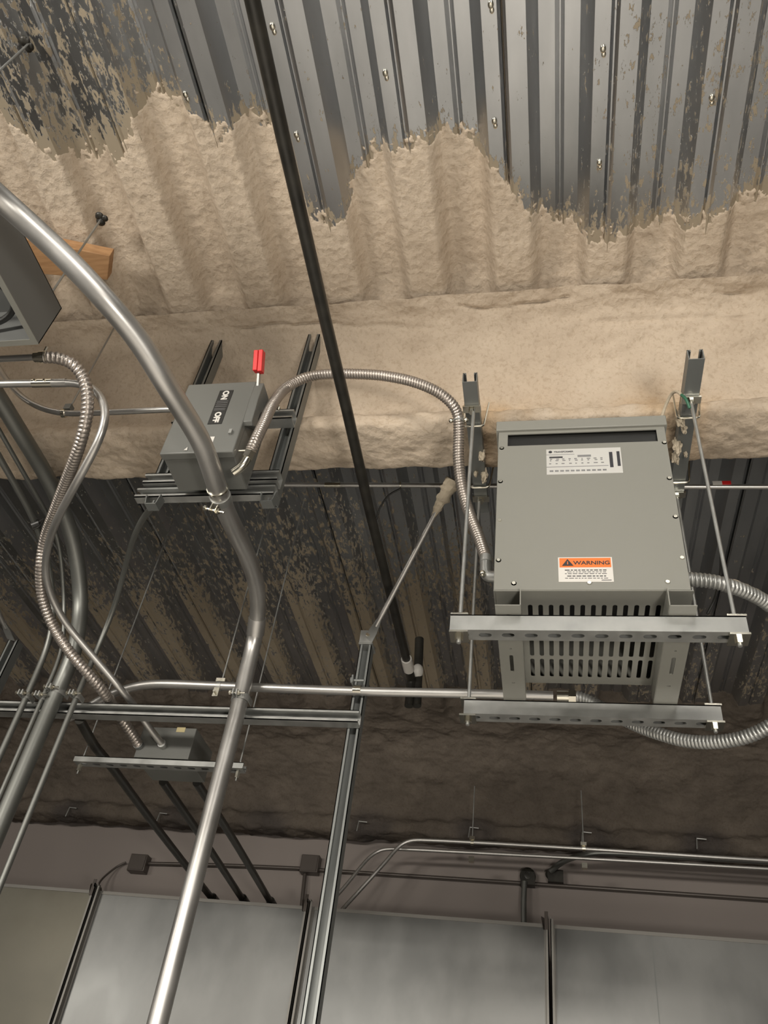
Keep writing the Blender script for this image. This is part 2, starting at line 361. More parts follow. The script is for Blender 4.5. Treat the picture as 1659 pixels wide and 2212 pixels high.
# near beam wrapped in foam: profile swept along X
def sweep_foam(name, prof, x0, x1, matl, st=.008, amp=.012, n=90, age_shade_f=None, ext=None, **kw):
    P = resample(smooth([Vector((0, a, b)) for a, b in prof], 8), .008); A = np.array([[p.y, p.z] for p in P]); L = np.arange(len(A))*.008
    T = np.gradient(A, axis=0); T /= np.linalg.norm(T, axis=1)[:, None]; Nn = np.stack([T[:, 1], -T[:, 0]], 1)
    x = np.arange(x0, x1, st); XX, LL = np.meshgrid(x, L, indexing='ij')
    dsp = amp*fbm(XX*12, LL*16, 5) + amp*.9*fbm(XX*3.5+9, LL*5, 3) + amp*.35*np.abs(fbm(XX*40, LL*40, 3))
    if ext is not None: dsp = dsp + ext(XX, LL, A)
    YY = A[:, 0][None, :] + dsp*Nn[:, 0][None, :]; ZZ = A[:, 1][None, :] + dsp*Nn[:, 1][None, :]
    age_shade = age_shade_f(XX, YY, ZZ) if age_shade_f else np.zeros_like(XX)
    return grid_obj(name, np.stack([XX, YY, ZZ], -1), matl, {'age_shade': age_shade}, **kw)
def crack(XX, LL, A):
    c = .10+.035*np.sin(XX*2.1+1)+.02*fbm(XX*5, XX*0, 3); c2 = .06+.05*fbm(XX*3+5, XX*0+3, 3)
    g = np.exp(-((LL-c)/.005)**2)*np.clip(fbm(XX*4+2, LL*0, 2)*4+.6, 0, 1)+np.exp(-((LL-c2)/.005)**2)*np.clip(fbm(XX*5, LL*0+8, 2)*4+.3, 0, 1)
    return -.012*g
age_shade_f = lambda x, y, z: np.clip(1.1*(np.exp(-((x+.06)/.10)**2)*.8+np.exp(-((x-.36)/.13)**2) + np.exp(-((x+.17)/.06)**2)*.5)*np.exp(-((z-1.93)/.12)**2), 0, .55)*np.clip(.6+fbm(x*12, z*12, 3), 0, 1)
sweep_foam('beam_spray_foam', [(1.50, 2.315), (1.58, 2.30), (1.635, 2.25), (1.70, 2.16), (1.735, 2.06), (1.735, 1.985), (1.705, 1.955), (1.668, 1.935), (1.662, 1.90), (1.685, 1.885), (1.76, 1.878), (1.842, 1.878), (1.862, 1.893), (1.862, 1.93), (1.84, 1.97), (1.80, 2.03), (1.785, 2.2), (1.785, 2.335)],
           -4.5, 3.1, M_['foam'], age_shade_f=age_shade_f, ext=crack, label='pale lumpy foam wrapped round the near roof beam', cat='insulation foam', kind='stuff')
bm = MB()
bm.box((-4.6, 1.69, 1.90), (3.2, 1.83, 1.915)); bm.box((-4.6, 1.755, 1.915), (3.2, 1.765, 2.32)); bm.box((-4.6, 1.69, 2.32), (3.2, 1.83, 2.338))
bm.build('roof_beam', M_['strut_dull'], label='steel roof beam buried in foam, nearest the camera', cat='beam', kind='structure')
# far beam
PKT = [Y(a_, b_, 4.75) for a_, b_ in ((155, 1760), (370, 1772), (575, 1780), (800, 1785), (1030, 1800), (1275, 1812), (1520, 1828))]
def pocket_shade(x, y, z):  # paints the shade of the lip pockets into the far foam colour
    a = 0*x
    for p in PKT: a = a + np.exp(-(((x-p.x)/.14)**2+((z-p.z)/.10)**2)**2)
    return np.clip(a*(.8+.6*fbm(x*9, z*9, 3)), 0, .85)
sweep_foam('far_beam_spray_foam', [(4.02, 2.40), (4.16, 2.315), (4.34, 2.29), (4.47, 2.25), (4.62, 2.12), (4.72, 2.0), (4.755, 1.92), (4.73, 1.87), (4.735, 1.815), (4.79, 1.795), (4.86, 1.80), (4.91, 1.83)],
           -4.6, 3.1, M_['foam_dark'], st=.016, amp=.02, age_shade_f=pocket_shade, ext=lambda X_, L_, A: 0 - .05*np.clip((.30-L_)/.2, 0, 1)*(zdeck(X_, False)-ZD)/.06,
           label='dark grey-brown foam over the far roof edge above the wall', cat='insulation foam', kind='stuff')
def struct(name, lo, hi, m, **kw): return MB().box(lo, hi).build(name, m, kind='structure', **kw)
struct('wall_back', (-4.7, 4.9, FLOOR), (3.3, 5.0, 2.42), M_['wall'], label='taupe painted wall behind the duct')
struct('added_dark_panel_1', (-4.7, 4.885, FLOOR), (3.3, 4.8995, .30), M_['added_dark'], label='added unseen dark panel below the duct, darkening what the deck mirrors')  # unseen panel, added so the deck mirrors a dark lower wall
struct('wall_left', (-4.8, -3.1, FLOOR), (-4.7, 5.0, 2.42), M_['room'])
struct('wall_right', (3.3, -3.1, FLOOR), (3.4, 5.0, 2.42), M_['room'])
struct('wall_front', (-4.8, -3.2, FLOOR), (3.4, -3.1, 2.42), M_['room'])
struct('floor', (-4.8, -3.2, FLOOR-.1), (3.4, 5.0, FLOOR), M_['concrete'])
exec_marker = 0
# ------------------------------------------------------------------ strut channel
def strut_mb(p0, p1, open_dir, wd=.041, dp=.041, slots=False, phase=0, shift=.0254):
    p0 = Vector(p0); p1 = Vector(p1); ax = (p1-p0).normalized(); o = Vector(open_dir).normalized(); s = ax.cross(o).normalized()
    t = .0027; lip = .0095; h = wd/2
    # section (s, o): back at o=0, opening at o=dp
    m = MB()
    def bar(s0, s1, o0, o1):
        m.prism([p0+s*s0+o*o0, p0+s*s1+o*o0, p0+s*s1+o*o1, p0+s*s0+o*o1], p1-p0)
    bar(-h, -h+t, 0, dp); bar(h-t, h, 0, dp)
    bar(-h, -h+lip, dp-t, dp); bar(h-lip, h, dp-t, dp)
    bar(-h+lip-t, -h+lip, dp-.0085, dp-t); bar(h-lip, h-lip+t, dp-.0085, dp-t)
    if slots:
        L = (p1-p0).length; n = int((L-.02)/.0508*1.0); hs = []
        st = .0508; k = phase
        while k < L-.02:
            if k > .02: hs.append(slot(k, 0, .0286, .0143))
            k += st
        M = frame(p0+o*t/2, ax, s, o)
        q = plate_mb(rect(0, -h+t, L, h-t), hs, t, M); m.add(q.v, q.f)
    else: bar(-h+t, h-t, 0, t)
    return m
def rod_mb(a, b, r=.0048): return MB().cyl(a, b, r, 10)
def nut_mb(c, r=.009, h=.008, ax=(0, 0, 1)):
    c = Vector(c); return MB().tube([c-Vector(ax)*h/2, c+Vector(ax)*h/2], r, 6)
# ------------------------------------------------------------------ transformer and its two trapezes
zt = 1.054; X0, X1 = -.213, .420
Ys = (1.55, 1.93)
names = ('near', 'far')
RODT = {('near', 0): (-.193, 1.571), ('near', 1): (.402, 1.571), ('far', 0): (-.203, 1.951), ('far', 1): (.403, 1.951)}
for nm, yf in zip(names, Ys):
    e = empty('strut_trapeze', ((X0+X1)/2, yf+.02, zt), 'slotted steel strut trapeze under the %s edge of the transformer' % ('front' if nm == 'near' else 'rear'), 'strut')
    m = strut_mb((X0, yf+.0205, zt), (X1, yf+.0205, zt), (0, 0, 1), slots=True, phase=.028); m.build('channel', M_['strut'], e)
    for i, sx in ((0, 1), (1, -1)):
        rx, ry = RODT[(nm, i)]
        MB().box((rx-.020, ry-.0225, zt+.041), (rx+.020, ry+.0225, zt+.046)).build('square_washer', M_['zinc'], e)
        MB().box((rx-.021, ry-.0225, zt-.006), (rx+.021, ry+.0225, zt-.001)).build('square_washer', M_['zinc'], e)
        nut_mb((rx, ry, zt-.011), .0095, .010).build('nut', M_['zinc'], e)
    for bx_ in (-.085, .295):
        MB().box((bx_-.022, yf+.003, zt+.041), (bx_+.022, yf+.038, zt+.0425)).build('bracket_washer', M_['zinc'], e)
# threaded rods and hanging struts at the beam
for i, (px_, lab) in enumerate(((-.196, 'left'), (.403, 'right'))):
    for nm in names:
        rx, ry = RODT[(nm, i)]
        top = 1.875
        r = rod_mb((rx, ry, zt-.022), (rx if nm == 'far' else rx, ry, top)).build('threaded_rod', M_['strut'], label='%s %s zinc threaded rod holding the transformer trapeze' % ({'near': 'front', 'far': 'rear'}[nm], lab), cat='threaded rod')
for i, (cxr, ya, yb, zb, lab) in enumerate(((-.198, 1.475, 2.02, 1.835, 'left'), (.403, 1.435, 2.02, 1.835, 'right'))):
    e = empty('beam_strut', (cxr, ya, zb), 'dark strut bolted beneath the foamed beam at the top of the %s pair of rods' % lab, 'strut')
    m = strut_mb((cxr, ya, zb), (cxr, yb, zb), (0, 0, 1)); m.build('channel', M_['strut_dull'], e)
    for ry in (1.571, 1.951):
        MB().box((cxr-.026, ry-.012, zb-.007), (cxr+.026, ry+.012, zb-.001)).build('flat_washer', M_['zinc'], e)
        nut_mb((cxr, ry, zb-.014), .0095, .012).build('nut', M_['zinc'], e)
    for k, yy in enumerate((1.635, 1.895)):    # window clamps gripping the flange
        m = MB(); x1, x2 = cxr-.03, cxr+.03
        m.tube(relax(resample([Vector((x1, yy, 1.93)), Vector((x1, yy, zb-.006)), Vector((x2, yy, zb-.006)), Vector((x2+.012, yy, 1.93))], .004), 4), .0032, 8)
        m.build('u_bolt', M_['zinc'], e)
# crumbs of foam stuck to the beam struts
for i, (px_, py_, xv, s) in enumerate(((1042, 985, -.180, .015), (1046, 1030, -.180, .017), (1027, 1044, -.205, .009), (1469, 905, .383, .018), (1463, 965, .383, .019), (1461, 1000, .383, .015), (1482, 950, .395, .012), (1487, 1015, .41, .008))):
    c = X(px_, py_, xv); m = MB()
    k_ = ((c.y < 1.49) and 1.49/c.y) or ((c.y > 2.0) and 2.0/c.y) or 1; c.y *= k_; c.z = min(max(c.z, 1.828), 1.85)
    m.blob(c, s*.65, s*.7, s*1.5, i)
    m.build('foam_blob', M_['lint'], label=('crumbly foam blob clinging to the strut at the %s of the transformer' % ('left' if i < 3 else 'right')), cat='foam blob', group='foam blobs on the %s beam strut' % ('left' if i < 3 else 'right'))
# transformer body
ZB = 1.146; TX0, TX1 = -.116, .313; TY0, TY1 = 1.527, 1.925; ZT = 1.712
e = empty('transformer', ((TX0+TX1)/2, (TY0+TY1)/2, ZB-.05), 'grey ventilated transformer cabinet with an orange warning label, hung on rods', 'transformer')
m = MB(); t = .002
m.box((TX0, TY0+t, ZB), (TX0+t, TY1, ZT-.002)); m.box((TX1-t, TY0+t, ZB), (TX1, TY1, ZT-.002)); m.box((TX0, TY1-t, ZB), (TX1, TY1, ZT-.002)); m.box((TX0, TY0, ZT-.002), (TX1, TY1, ZT))
m.build('cabinet_shell', M_['gray'], e)
FX = lambda x, z: (x, z)
M0 = frame((0, TY0, 0), Vector((1, 0, 0)), Vector((0, 0, 1)), Vector((0, -1, 0)))
sl = [(-.091, 1.622), (.291, 1.622), (.291, 1.667), (-.091, 1.667)]
body = plate_mb(rect(TX0+.001, ZB+.001, TX1-.001, ZT-.034), [sl], .003, M0).build('front_cover', M_['gray'], e)
MB().box((TX0-.006, TY0-.010, ZT-.036), (TX1+.006, TY1+.005, ZT)).build('top_cap', M_['gray'], e, bevel=.002)
MB().box((TX0+.006, TY0+.008, 1.612), (TX1-.006, TY0+.010, 1.677)).build('vent_shade_sheet', M_['black'], e)  # black sheet behind the slot stands in for the shaded interior
# grille in the bottom
hs = []
ga = Z(1140, 1400, ZB).x; gb = Z(1418, 1400, ZB).x; n = 14
rows = [(1306, 1346), (1383, 1418), (1424, 1463)]
pt = (Z(1400, 1400, ZB).x - Z(1160, 1400, ZB).x)/11*1.0
c0 = Z(1149, 1400, ZB).x
for ra, rb in rows:
    y0 = Z(1280, ra, ZB).y; y1 = Z(1280, rb, ZB).y
    for k in range(13): hs.append(slot(c0+k*pt*.995, (y0+y1)/2, .0105, y1-y0))
MBt = frame((0, 0, ZB), Vector((1, 0, 0)), Vector((0, 1, 0)), Vector((0, 0, 1)))
plate_mb(rect(TX0, TY0, TX1, TY1), hs, .002, MBt).build('bottom_grille', M_['gray'], e)
MB().box((TX0+.05, TY0+.05, ZB+.10), (TX1-.05, TY1-.05, ZB+.40)).build('core', M_['black'], e)
# mounting rails
for sgn, (xa, xb) in ((1, (-.111, -.055)), (-1, (.262, .318))):
    xin = xb if sgn > 0 else xa; z0 = zt+.043
    Mr = frame(((xa+xb)/2, 1.72, z0), Vector((1, 0, 0)), Vector((0, 1, 0)), Vector((0, 0, 1)))
    q = plate_mb(rect(-(xb-xa)/2, -.205, (xb-xa)/2, .225), [slot(0, .035, .009, .075), slot(0, -.03, .006, .006), slot(0, .125, .009, .005), slot(0, -.165, .012, .012)], .0025, Mr)
    q.box((xin-.00125, 1.515, z0), (xin+.00125, 1.945, ZB-.001))
    q.box((xa, 1.525, ZB-.003), (xb, 1.92, ZB-.001))
    q.build('mounting_rail', M_['gray'], e)
for px_, py_ in ((1084, 969), (1081, 1041), (1079, 1125), (1077, 1211), (1435, 957), (1446, 1034), (1459, 1117), (1473, 1206), (1110, 1261), (1273, 1260), (1442, 1258)):
    c = Y(px_, py_, TY0); m = MB().cyl(c+Vector((0, .001, 0)), c-Vector((0, .004, 0)), .0048, 6); m.cyl(c+Vector((0, 0, 0)), c-Vector((0, .0015, 0)), .0065, 14); m.build('screw', M_['zinc'], e)
def poster(parent, name, pts_px, yv, m, off=.0025, th=.0008):
    P = [Y(a, b, yv-off) for a, b in pts_px]; return MB().prism(P, (0, -th, 0)).build(name, m, parent)
c = [Y(a, b, TY0-.002) for a, b in ((1180, 972), (1341, 966), (1345, 1020), (1181, 1027))]
xa, xb = (c[0].x+c[3].x)/2, (c[1].x+c[2].x)/2; za, zb_ = (c[3].z+c[2].z)/2, (c[0].z+c[1].z)/2
pl = MB().box((xa, TY0-.0026, za), (xb, TY0-.0014, zb_)).build('nameplate', M_['silver'], e, label='shiny silver nameplate')
W_, H_ = xb-xa, zb_-za
ink = MB()
def lab(u, v): return (xa+u*W_, TY0-.0027, za+v*H_)
def bar(mb, u0, v0, u1, v1, yy=TY0-.0029): mb.box((xa+u0*W_, yy, za+v0*H_), (xa+u1*W_, yy+.0003, za+v1*H_))
p = lab(.055, .89); ink.tube([Vector(p), Vector(p)-Vector((0, .0004, 0))], .0045, 20)
Mt = frame((xa+.235*W_, TY0-.0028, za+.885*H_), Vector((1, 0, 0)), Vector((0, 0, 1)), Vector((0, -1, 0)))
q = text_mb('TRANSFORMER', .0075, Mt, .0002, sx=.95, bold=.0002); ink.add(q.v, q.f)
bar(ink, .04, .64, .22, .70); bar(ink, .84, .22, .885, .82); bar(ink, .94, .26, .98, .84)
ink.build('nameplate_print', M_['ink'], pl)
gi = MB(); bar(gi, .0, .77, .38, .785); bar(gi, .0, .28, .82, .30)
for k in range(11): bar(gi, .04+k*.07, .10, .04+k*.07+.05, .16)
for v in (.40, .52, .58):
    for k in range(9): bar(gi, .03+k*.085+random.uniform(0, .02), v, .03+k*.085+random.uniform(.03, .06), v+.035)
bar(gi, .42, .66, .6, .74)
gi.build('nameplate_small_print', M_['grayink'], pl)
# warning label
c = [Y(a, b, TY0-.002) for a, b in ((1206, 1204), (1322, 1204), (1326, 1257), (1206, 1257))]
xa, xb = (c[0].x+c[3].x)/2, (c[1].x+c[2].x)/2; za, zb_ = (c[3].z+c[2].z)/2, (c[0].z+c[1].z)/2; W_, H_ = xb-xa, zb_-za
wl = MB().box((xa, TY0-.0026, za), (xb, TY0-.0014, zb_)).build('warning_label', M_['white'], e, label='orange and white warning label')
om = MB(); bar(om, .025, .58, .975, .965); om.build('orange_band', M_['orange'], wl)
ik = MB()
tri = [lab(.07, .64), lab(.285, .64), lab(.177, .92)]; ik.prism([Vector(t)-Vector((0, .0005, 0)) for t in tri], (0, -.0004, 0))
Mt = frame((xa+.62*W_, TY0-.0032, za+.755*H_), Vector((1, 0, 0)), Vector((0, 0, 1)), Vector((0, -1, 0)))
q = text_mb('WARNING', .0150, Mt, .0002, sx=1.12, bold=.0003); ik.add(q.v, q.f)
for k, v in enumerate((.45, .38, .31, .21, .13)):
    x = .12+.04*(k % 2)
    while x < .86:
        wdt = random.uniform(.03, .09); bar(ik, x, v, min(x+wdt, .9), v+(.035 if k in (0, 3) else .022)); x += wdt+.02
bar(ik, .78, .05, .96, .075)
ik.build('warning_print', M_['ink'], wl)
w2 = MB(); w2.prism([Vector(lab(.177, .70))+Vector((-.0012, -.0010, -.0005)), Vector(lab(.177, .70))+Vector((.0012, -.0010, -.0005)), Vector(lab(.177, .85))+Vector((.0006, -.0010, -.002)), Vector(lab(.177, .85))+Vector((-.0006, -.0010, -.002))], (0, -.0003, 0)); w2.build('warning_symbol', M_['orange'], wl)
# ------------------------------------------------------------------ conduits
def pipe(name, pts, r, m, label, cat='conduit', group=None, n=10, rel=10, seg=20, parts=None):
    P = resample(smooth(pts, n), .02); P = relax(P, rel)
    o = MB().tube(P, r, seg).build(name, m, label=label, cat=cat, group=group)
    if parts:                                # fittings on the pipe: (x pixel, kind)
        for (px_, py_, kind) in parts:
            d0 = ray(px_, py_).normalized(); j = min(range(2, len(P)-2), key=lambda k: (P[k]-d0*P[k].dot(d0)).length/P[k].length)
            c = P[j]; a = (P[j+1]-P[j-1]).normalized()
            if kind == 'coupling':
                MB().tube([c-a*.03, c+a*.03], r*1.13, seg).build('coupling', m, o)
            elif kind == 'bright':
                MB().tube([c-a*.03, c+a*.03], r*1.12, seg).build('coupling', M_['zinc'], o, label='bright zinc coupling')
            elif kind == 'ring':
                MB().tube([c-a*.003, c+a*.003], r*1.1, seg).build('collar', M_['zinc'], o)
            elif kind == 'setscrew':
                mm = MB().tube([c-a*.028, c+a*.028], r*1.14, seg)
                mm.cyl(c-a*.014-Vector((0, r*.9, r*.3)), c-a*.014-Vector((0, r*1.5, r*.5)), .0035, 6); mm.cyl(c+a*.014-Vector((0, r*.9, r*.3)), c+a*.014-Vector((0, r*1.5, r*.5)), .0035, 6)
                mm.build('set_screw_coupling', M_['zinc'], o)
    return o, P
def strut_clamp(c, r, label, group=None, h=.02, side=1):
    """two-piece pipe strap with its cross bolt, pipe runs along Z (near enough)"""
    c = Vector(c); e = empty('strut_clamp', c-Vector((0, 0, h)), label, 'pipe clamp', group)
    m = MB(); n = 18
    ring = [c+Vector((math.cos(a)*(r+.002), -abs(math.sin(a))*(r+.002) if True else 0, 0)) for a in np.linspace(0, math.pi, n)]
    ring = [c+Vector((r+.002, .03, 0))]+ring+[c+Vector((-r-.002, .03, 0))]
    for a, b in zip(ring, ring[1:]):
        dd = (b-a).normalized(); nn = Vector((dd.y, -dd.x, 0))*.0015
        m.prism([a-nn-Vector((0, 0, h/2)), b-nn-Vector((0, 0, h/2)), b+nn-Vector((0, 0, h/2)), a+nn-Vector((0, 0, h/2))], (0, 0, h))
    m.build('strap', M_['strut'], e)
    y = c.y-r-.010
    m = MB(); m.box((c.x-side*.012-.002, y-.014, c.z-h/2), (c.x-side*.012+.002, y+.012, c.z+h/2)); m.box((c.x-.002, y-.014, c.z-h/2), (c.x+.002, y+.012, c.z+h/2)); m.build('ear', M_['strut'], e)
    m = MB(); m.cyl((c.x-.028, y-.004, c.z), (c.x+.026, y-.004, c.z), .0028, 8); m.tube([Vector((c.x+.001, y-.004, c.z)), Vector((c.x+.009, y-.004, c.z))], .0075, 6); m.tube([Vector((c.x-.026, y-.004, c.z)), Vector((c.x-.020, y-.004, c.z))], .0075, 6)
    m.build('bolt', M_['zinc'], e); return e
YR = 2.30                                  # front of the strut rack
YV = 2.262                                 # axis of pipes strapped to the rack
mc = Y(520, 1510, YV)
main = [Vector((mc.x, YV, FLOOR+.02)), Vector((mc.x, YV, .2)), Vector((mc.x, YV, 1.0)), Vector((mc.x, YV, 1.2)), Y(533, 1450, YV), Y(549, 1385, 2.25), Y(557, 1320, 2.16), Y(554, 1265, 2.03), Y(536, 1205, 1.86), Y(505, 1140, 1.68), Y(478, 1080, 1.535), Y(440, 965, 1.335), Y(400, 895, 1.23), Y(355, 825, 1.13), Y(300, 735, 1.03), Y(225, 645, .93), Y(150, 565, .855), Y(75, 495, .79), Y(0, 428, .72), Y(-120, 320, .59)]
_, PM = pipe('electrical_conduit', main, .0265, M_['emt'], 'large shiny conduit bending from upper left, down in front of the switch, to the floor', parts=[(553, 1355, 'coupling'), (462, 1052, 'ring')], rel=6)
strut_clamp((mc.x, YV, Y(518, 1510, YV).z), .0265, 'strap and cross bolt fixing the large central conduit to the strut rack')
# strut rack
zr = Y(400, 1560, YR).z
za_ = Y(700, 1532, YR).z-.0205
rk0 = Y(-150, 1530, YR); 
rack = strut_mb((rk0.x-.5, YR+.041, za_), (Y(775, 1540, YR).x, YR+.041, za_), (0, -1, 0)); rack.build('rack_strut', M_['strut'], label='long horizontal strut with open slot facing out, behind the risers', cat='strut')
# post right
pc = Y(774, 1500, 2.345)
post_x = pc.x
ptop = Y(795, 1392, 2.345).z
strut_mb((post_x, 2.345+.041, FLOOR+.01), (post_x, 2.345+.041, ptop), (0, -1, 0)).build('post_strut', M_['strut_dull'], label='upright strut post whose top carries the diagonal brace', cat='strut')
# second post lying behind: back of the double strut
# brace
def brace(a, b, label, foam=False):
    a = Vector(a); b = Vector(b); e = empty('diagonal_brace', a, label, 'brace'); dd = (b-a).normalized()
    s = dd.cross(Vector((0, 1, 0))).normalized()
    P = [a+dd*.06, a+dd*.11, b-dd*.11, b-dd*.05]; MB().tube(P, [.006, .009, .009, .007], 16).build('tube', M_['emt'], e)
    m = MB(); nn = dd.cross(s).normalized()*.0015
    m.prism([a-s*.017-nn, a+dd*.04-s*.017-nn, a+dd*.085-s*.009-nn, a+dd*.085+s*.009-nn, a+dd*.04+s*.017-nn, a+s*.017-nn], nn*2)
    m.build('flattened_end', M_['strut'], e)
    return e
ba = Y(795, 1385, 2.338); bb = Y(982, 1030, 1.93)
eb = brace(ba, bb, 'slim diagonal brace tube from the post top to the foamed beam')
m = MB().box((post_x-.024, 2.338, ptop-.002), (post_x+.024, 2.40, ptop+.004)); m.box((post_x-.022, 2.334, ptop), (post_x+.022, 2.338, ptop+.05)); m.build('angle_bracket', M_['strut'], eb)
m = MB().cyl((ba.x, 2.336, ba.z+.018), (ba.x, 2.322, ba.z+.018), .008, 6); m.build('bolt', M_['zinc'], eb)
dd = (bb-ba).normalized(); m = MB()
Pc = resample([bb-dd*.15, bb-dd*.01], .004); m.tube(Pc, [.008+.016*min(1, k/22)*(1+.6*vn(np.array(k*.45), np.array(3.0))-.3) for k in range(len(Pc))], 14, True, lambda L, th: 1+.5*float(vn(np.array(L*60), np.array(th*1.5)))-.25)
m.build('foam_coating', M_['lint'], eb, label='foam-crusted upper end')
# horizontal conduit in front of the post
hy = 2.327
hp = [Y(150, 1550, 2.42), Y(185, 1532, 2.40), Y(215, 1512, 2.38), Y(250, 1495, 2.355), Y(300, 1481, 2.34), Y(345, 1477, 2.33), Y(480, 1482, hy), Y(600, 1487, hy), Y(770, 1493, hy), Y(900, 1496, hy), Y(1050, 1499, hy), Y(1195, 1503, hy)]
pipe('electrical_conduit', hp, .0145, M_['emt'], 'long horizontal conduit crossing the post and passing under the transformer', rel=6)
c = Y(1228, 1504, hy); e = empty('conduit_connector', c, 'bright connector ending the long horizontal conduit under the transformer', 'conduit fitting')
MB().cyl(c-Vector((.035, 0, 0)), c+Vector((.0, 0, 0)), .017, 20).build('socket', M_['zinc'], e); MB().cyl(c, c+Vector((.022, 0, 0)), .021, 6).build('gland_nut', M_['zinc'], e)
# clamp on post
c = Y(772, 1491, hy)
e = empty('strut_clamp', c, 'dark strap holding the horizontal conduit to the upright post', 'pipe clamp')
m = MB(); m.tube([c-Vector((.013, 0, 0)), c+Vector((.013, 0, 0))], .0172, 20); m.build('strap', M_['zinc'], e)
m = MB(); m.box((c.x-.018, c.y-.03, c.z+.012), (c.x-.013, c.y, c.z+.04)); m.cyl(c+Vector((-.022, -.02, .025)), c+Vector((.022, -.02, .025)), .004, 8); m.tube([c+Vector((-.022, -.02, .025)), c+Vector((-.012, -.02, .025))], .010, 6); m.build('bolt', M_['strut_dull'], e)
# hanger of the horizontal conduit
c = Y(474, 1482, hy)
e = empty('conduit_hanger', c, 'split ring and thin rod hanging the horizontal conduit left of the large riser', 'pipe hanger')
m = MB(); m.tube([c-Vector((.008, 0, 0)), c+Vector((.008, 0, 0))], .0165, 20); m.build('ring', M_['strut'], e)
m = MB(); m.box((c.x-.016, c.y-.006, c.z+.015), (c.x+.016, c.y+.006, c.z+.028)); m.build('lug', M_['zinc'], e); MB().box((c.x-.011, c.y-.013, c.z-.045), (c.x+.008, c.y-.010, c.z-.012)).build('tab', M_['zinc'], e)
m = MB(); m.cyl(c+Vector((-.003, -.026, -.032)), c+Vector((-.003, -.006, -.032)), .0045, 6); m.build('bolt', M_['zinc'], e)
MB().cyl((c.x+.004, c.y, c.z+.02), (c.x+.004, c.y, float(zdeck(np.array([c.x]))[0])), .0028, 8).build('rod', M_['strut'], e)
# left risers on the rack
def riser(px_, py_, curve, r, lab, m=M_['emt_dull'], rel=8, parts=None, clamp=None):
    b = Y(px_, py_, YV-.0265+r+.006); yv = b.y
    pts = [Vector((b.x, yv, FLOOR+.02)), Vector((b.x, yv, 0)), Vector((b.x, yv, b.z-.25)), Vector((b.x, yv, b.z))] + [Y(*q) for q in curve]
    o, P = pipe('electrical_conduit', pts, r, m, lab, rel=rel, parts=parts)
    if clamp: strut_clamp((b.x, yv, Y(px_, clamp, yv).z), r, 'strap and bolt on the rack round the ' + lab.split(',')[0], h=.018)
    return o
riser(55, 1510, [(97, 1412, 2.25), (112, 1360, 2.22), (114, 1290, 2.17), (105, 1220, 2.06), (88, 1160, 1.95), (62, 1100, 1.82), (20, 1025, 1.66), (-40, 920, 1.46)], .0105, 'leftmost slim riser, with a black tie high on it', clamp=1505)
riser(92, 1507, [(131, 1415, 2.25), (138, 1360, 2.23), (138, 1290, 2.19), (132, 1205, 2.07), (118, 1140, 1.96), (92, 1093, 1.86), (50, 1020, 1.70), (-10, 915, 1.50)], .0075, 'thinnest riser, just left of the large left pipe', clamp=1507)
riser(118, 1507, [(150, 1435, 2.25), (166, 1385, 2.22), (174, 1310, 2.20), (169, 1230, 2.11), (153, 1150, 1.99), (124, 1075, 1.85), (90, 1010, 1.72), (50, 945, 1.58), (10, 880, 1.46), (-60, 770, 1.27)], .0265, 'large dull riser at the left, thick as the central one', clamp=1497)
dl = [(181, 1471, 2.262), (211, 1400, 2.255), (238, 1335, 2.22), (258, 1275, 2.12), (272, 1220, 2.0), (288, 1165, 1.86), (306, 1125, 1.74), (328, 1096, 1.63)]
riser(163, 1512, dl, .0095, 'slim riser right of the large left pipe, curving up to the switch rails', clamp=1505)
# black cable tie on the leftmost riser
c = Y(78, 1132, 1.885); e = MB().tube([c-Vector((.010, 0, .008)), c+Vector((.012, 0, .004))], .0145, 12)
e.tube(smooth([c+Vector((.012, -.01, .0)), c+Vector((.03, -.012, .012)), c+Vector((.028, -.012, -.02)), c+Vector((.010, -.012, -.035))]), .0025, 6)
e.build('cable_tie', M_['black'], label='black cable tie wrapped round the leftmost slim riser', cat='cable tie')
# left post and its brace
lp = Y(20, 1400, 2.345)
strut_mb((lp.x, 2.386, FLOOR+.01), (lp.x, 2.386, Y(24, 1382, 2.345).z), (0, -1, 0)).build('post_strut', M_['strut_dull'], label='dark upright strut post at the left edge of the picture', cat='strut')
e2 = brace(Y(24, 1382, 2.34), Y(-60, 1200, 1.95), 'short pale brace end on top of the leftmost post')
# ------------------------------------------------------------------ safety switch and its frame
YS = 1.60                                  # front of the two vertical struts
SL = Y(384, 930, YS).x; SR = Y(617, 930, YS).x
for xx, za0, lab in ((Y(400, 900, YS).x, Y(352, 1015, YS).z, 'left'), (Y(628, 900, YS).x, Y(585, 1065, YS).z, 'right')):
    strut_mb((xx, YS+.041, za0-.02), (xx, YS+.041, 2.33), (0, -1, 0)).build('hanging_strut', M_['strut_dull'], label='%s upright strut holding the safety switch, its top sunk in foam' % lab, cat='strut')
yr_ = 1.559
zz1 = Y(450, 1019, yr_).z-.0185; zz2 = zz1-.043; zz0 = Y(600, 884, yr_).z-.0205
xl = Y(301, 1040, yr_).x; xr = Y(592, 1040, yr_).x
strut_mb((xl+.01, yr_+.041, zz1), (xr+.006, yr_+.041, zz1), (0, -1, 0), wd=.038).build('rail_strut', M_['strut'], label='upper of the two stacked horizontal rails beneath the switch', cat='strut')
strut_mb((xl-.006, yr_+.041, zz2), (xr, yr_+.041, zz2), (0, -1, 0), wd=.038, dp=.028).build('rail_strut', M_['strut'], label='lower of the two stacked rails, carrying the large conduit clamp', cat='strut')
strut_mb((Y(375, 900, yr_).x, yr_+.041, zz0), (Y(630, 900, yr_).x, yr_+.041, zz0), (0, -1, 0)).build('rail_strut', M_['strut'], label='horizontal rail behind the top half of the safety switch', cat='strut')
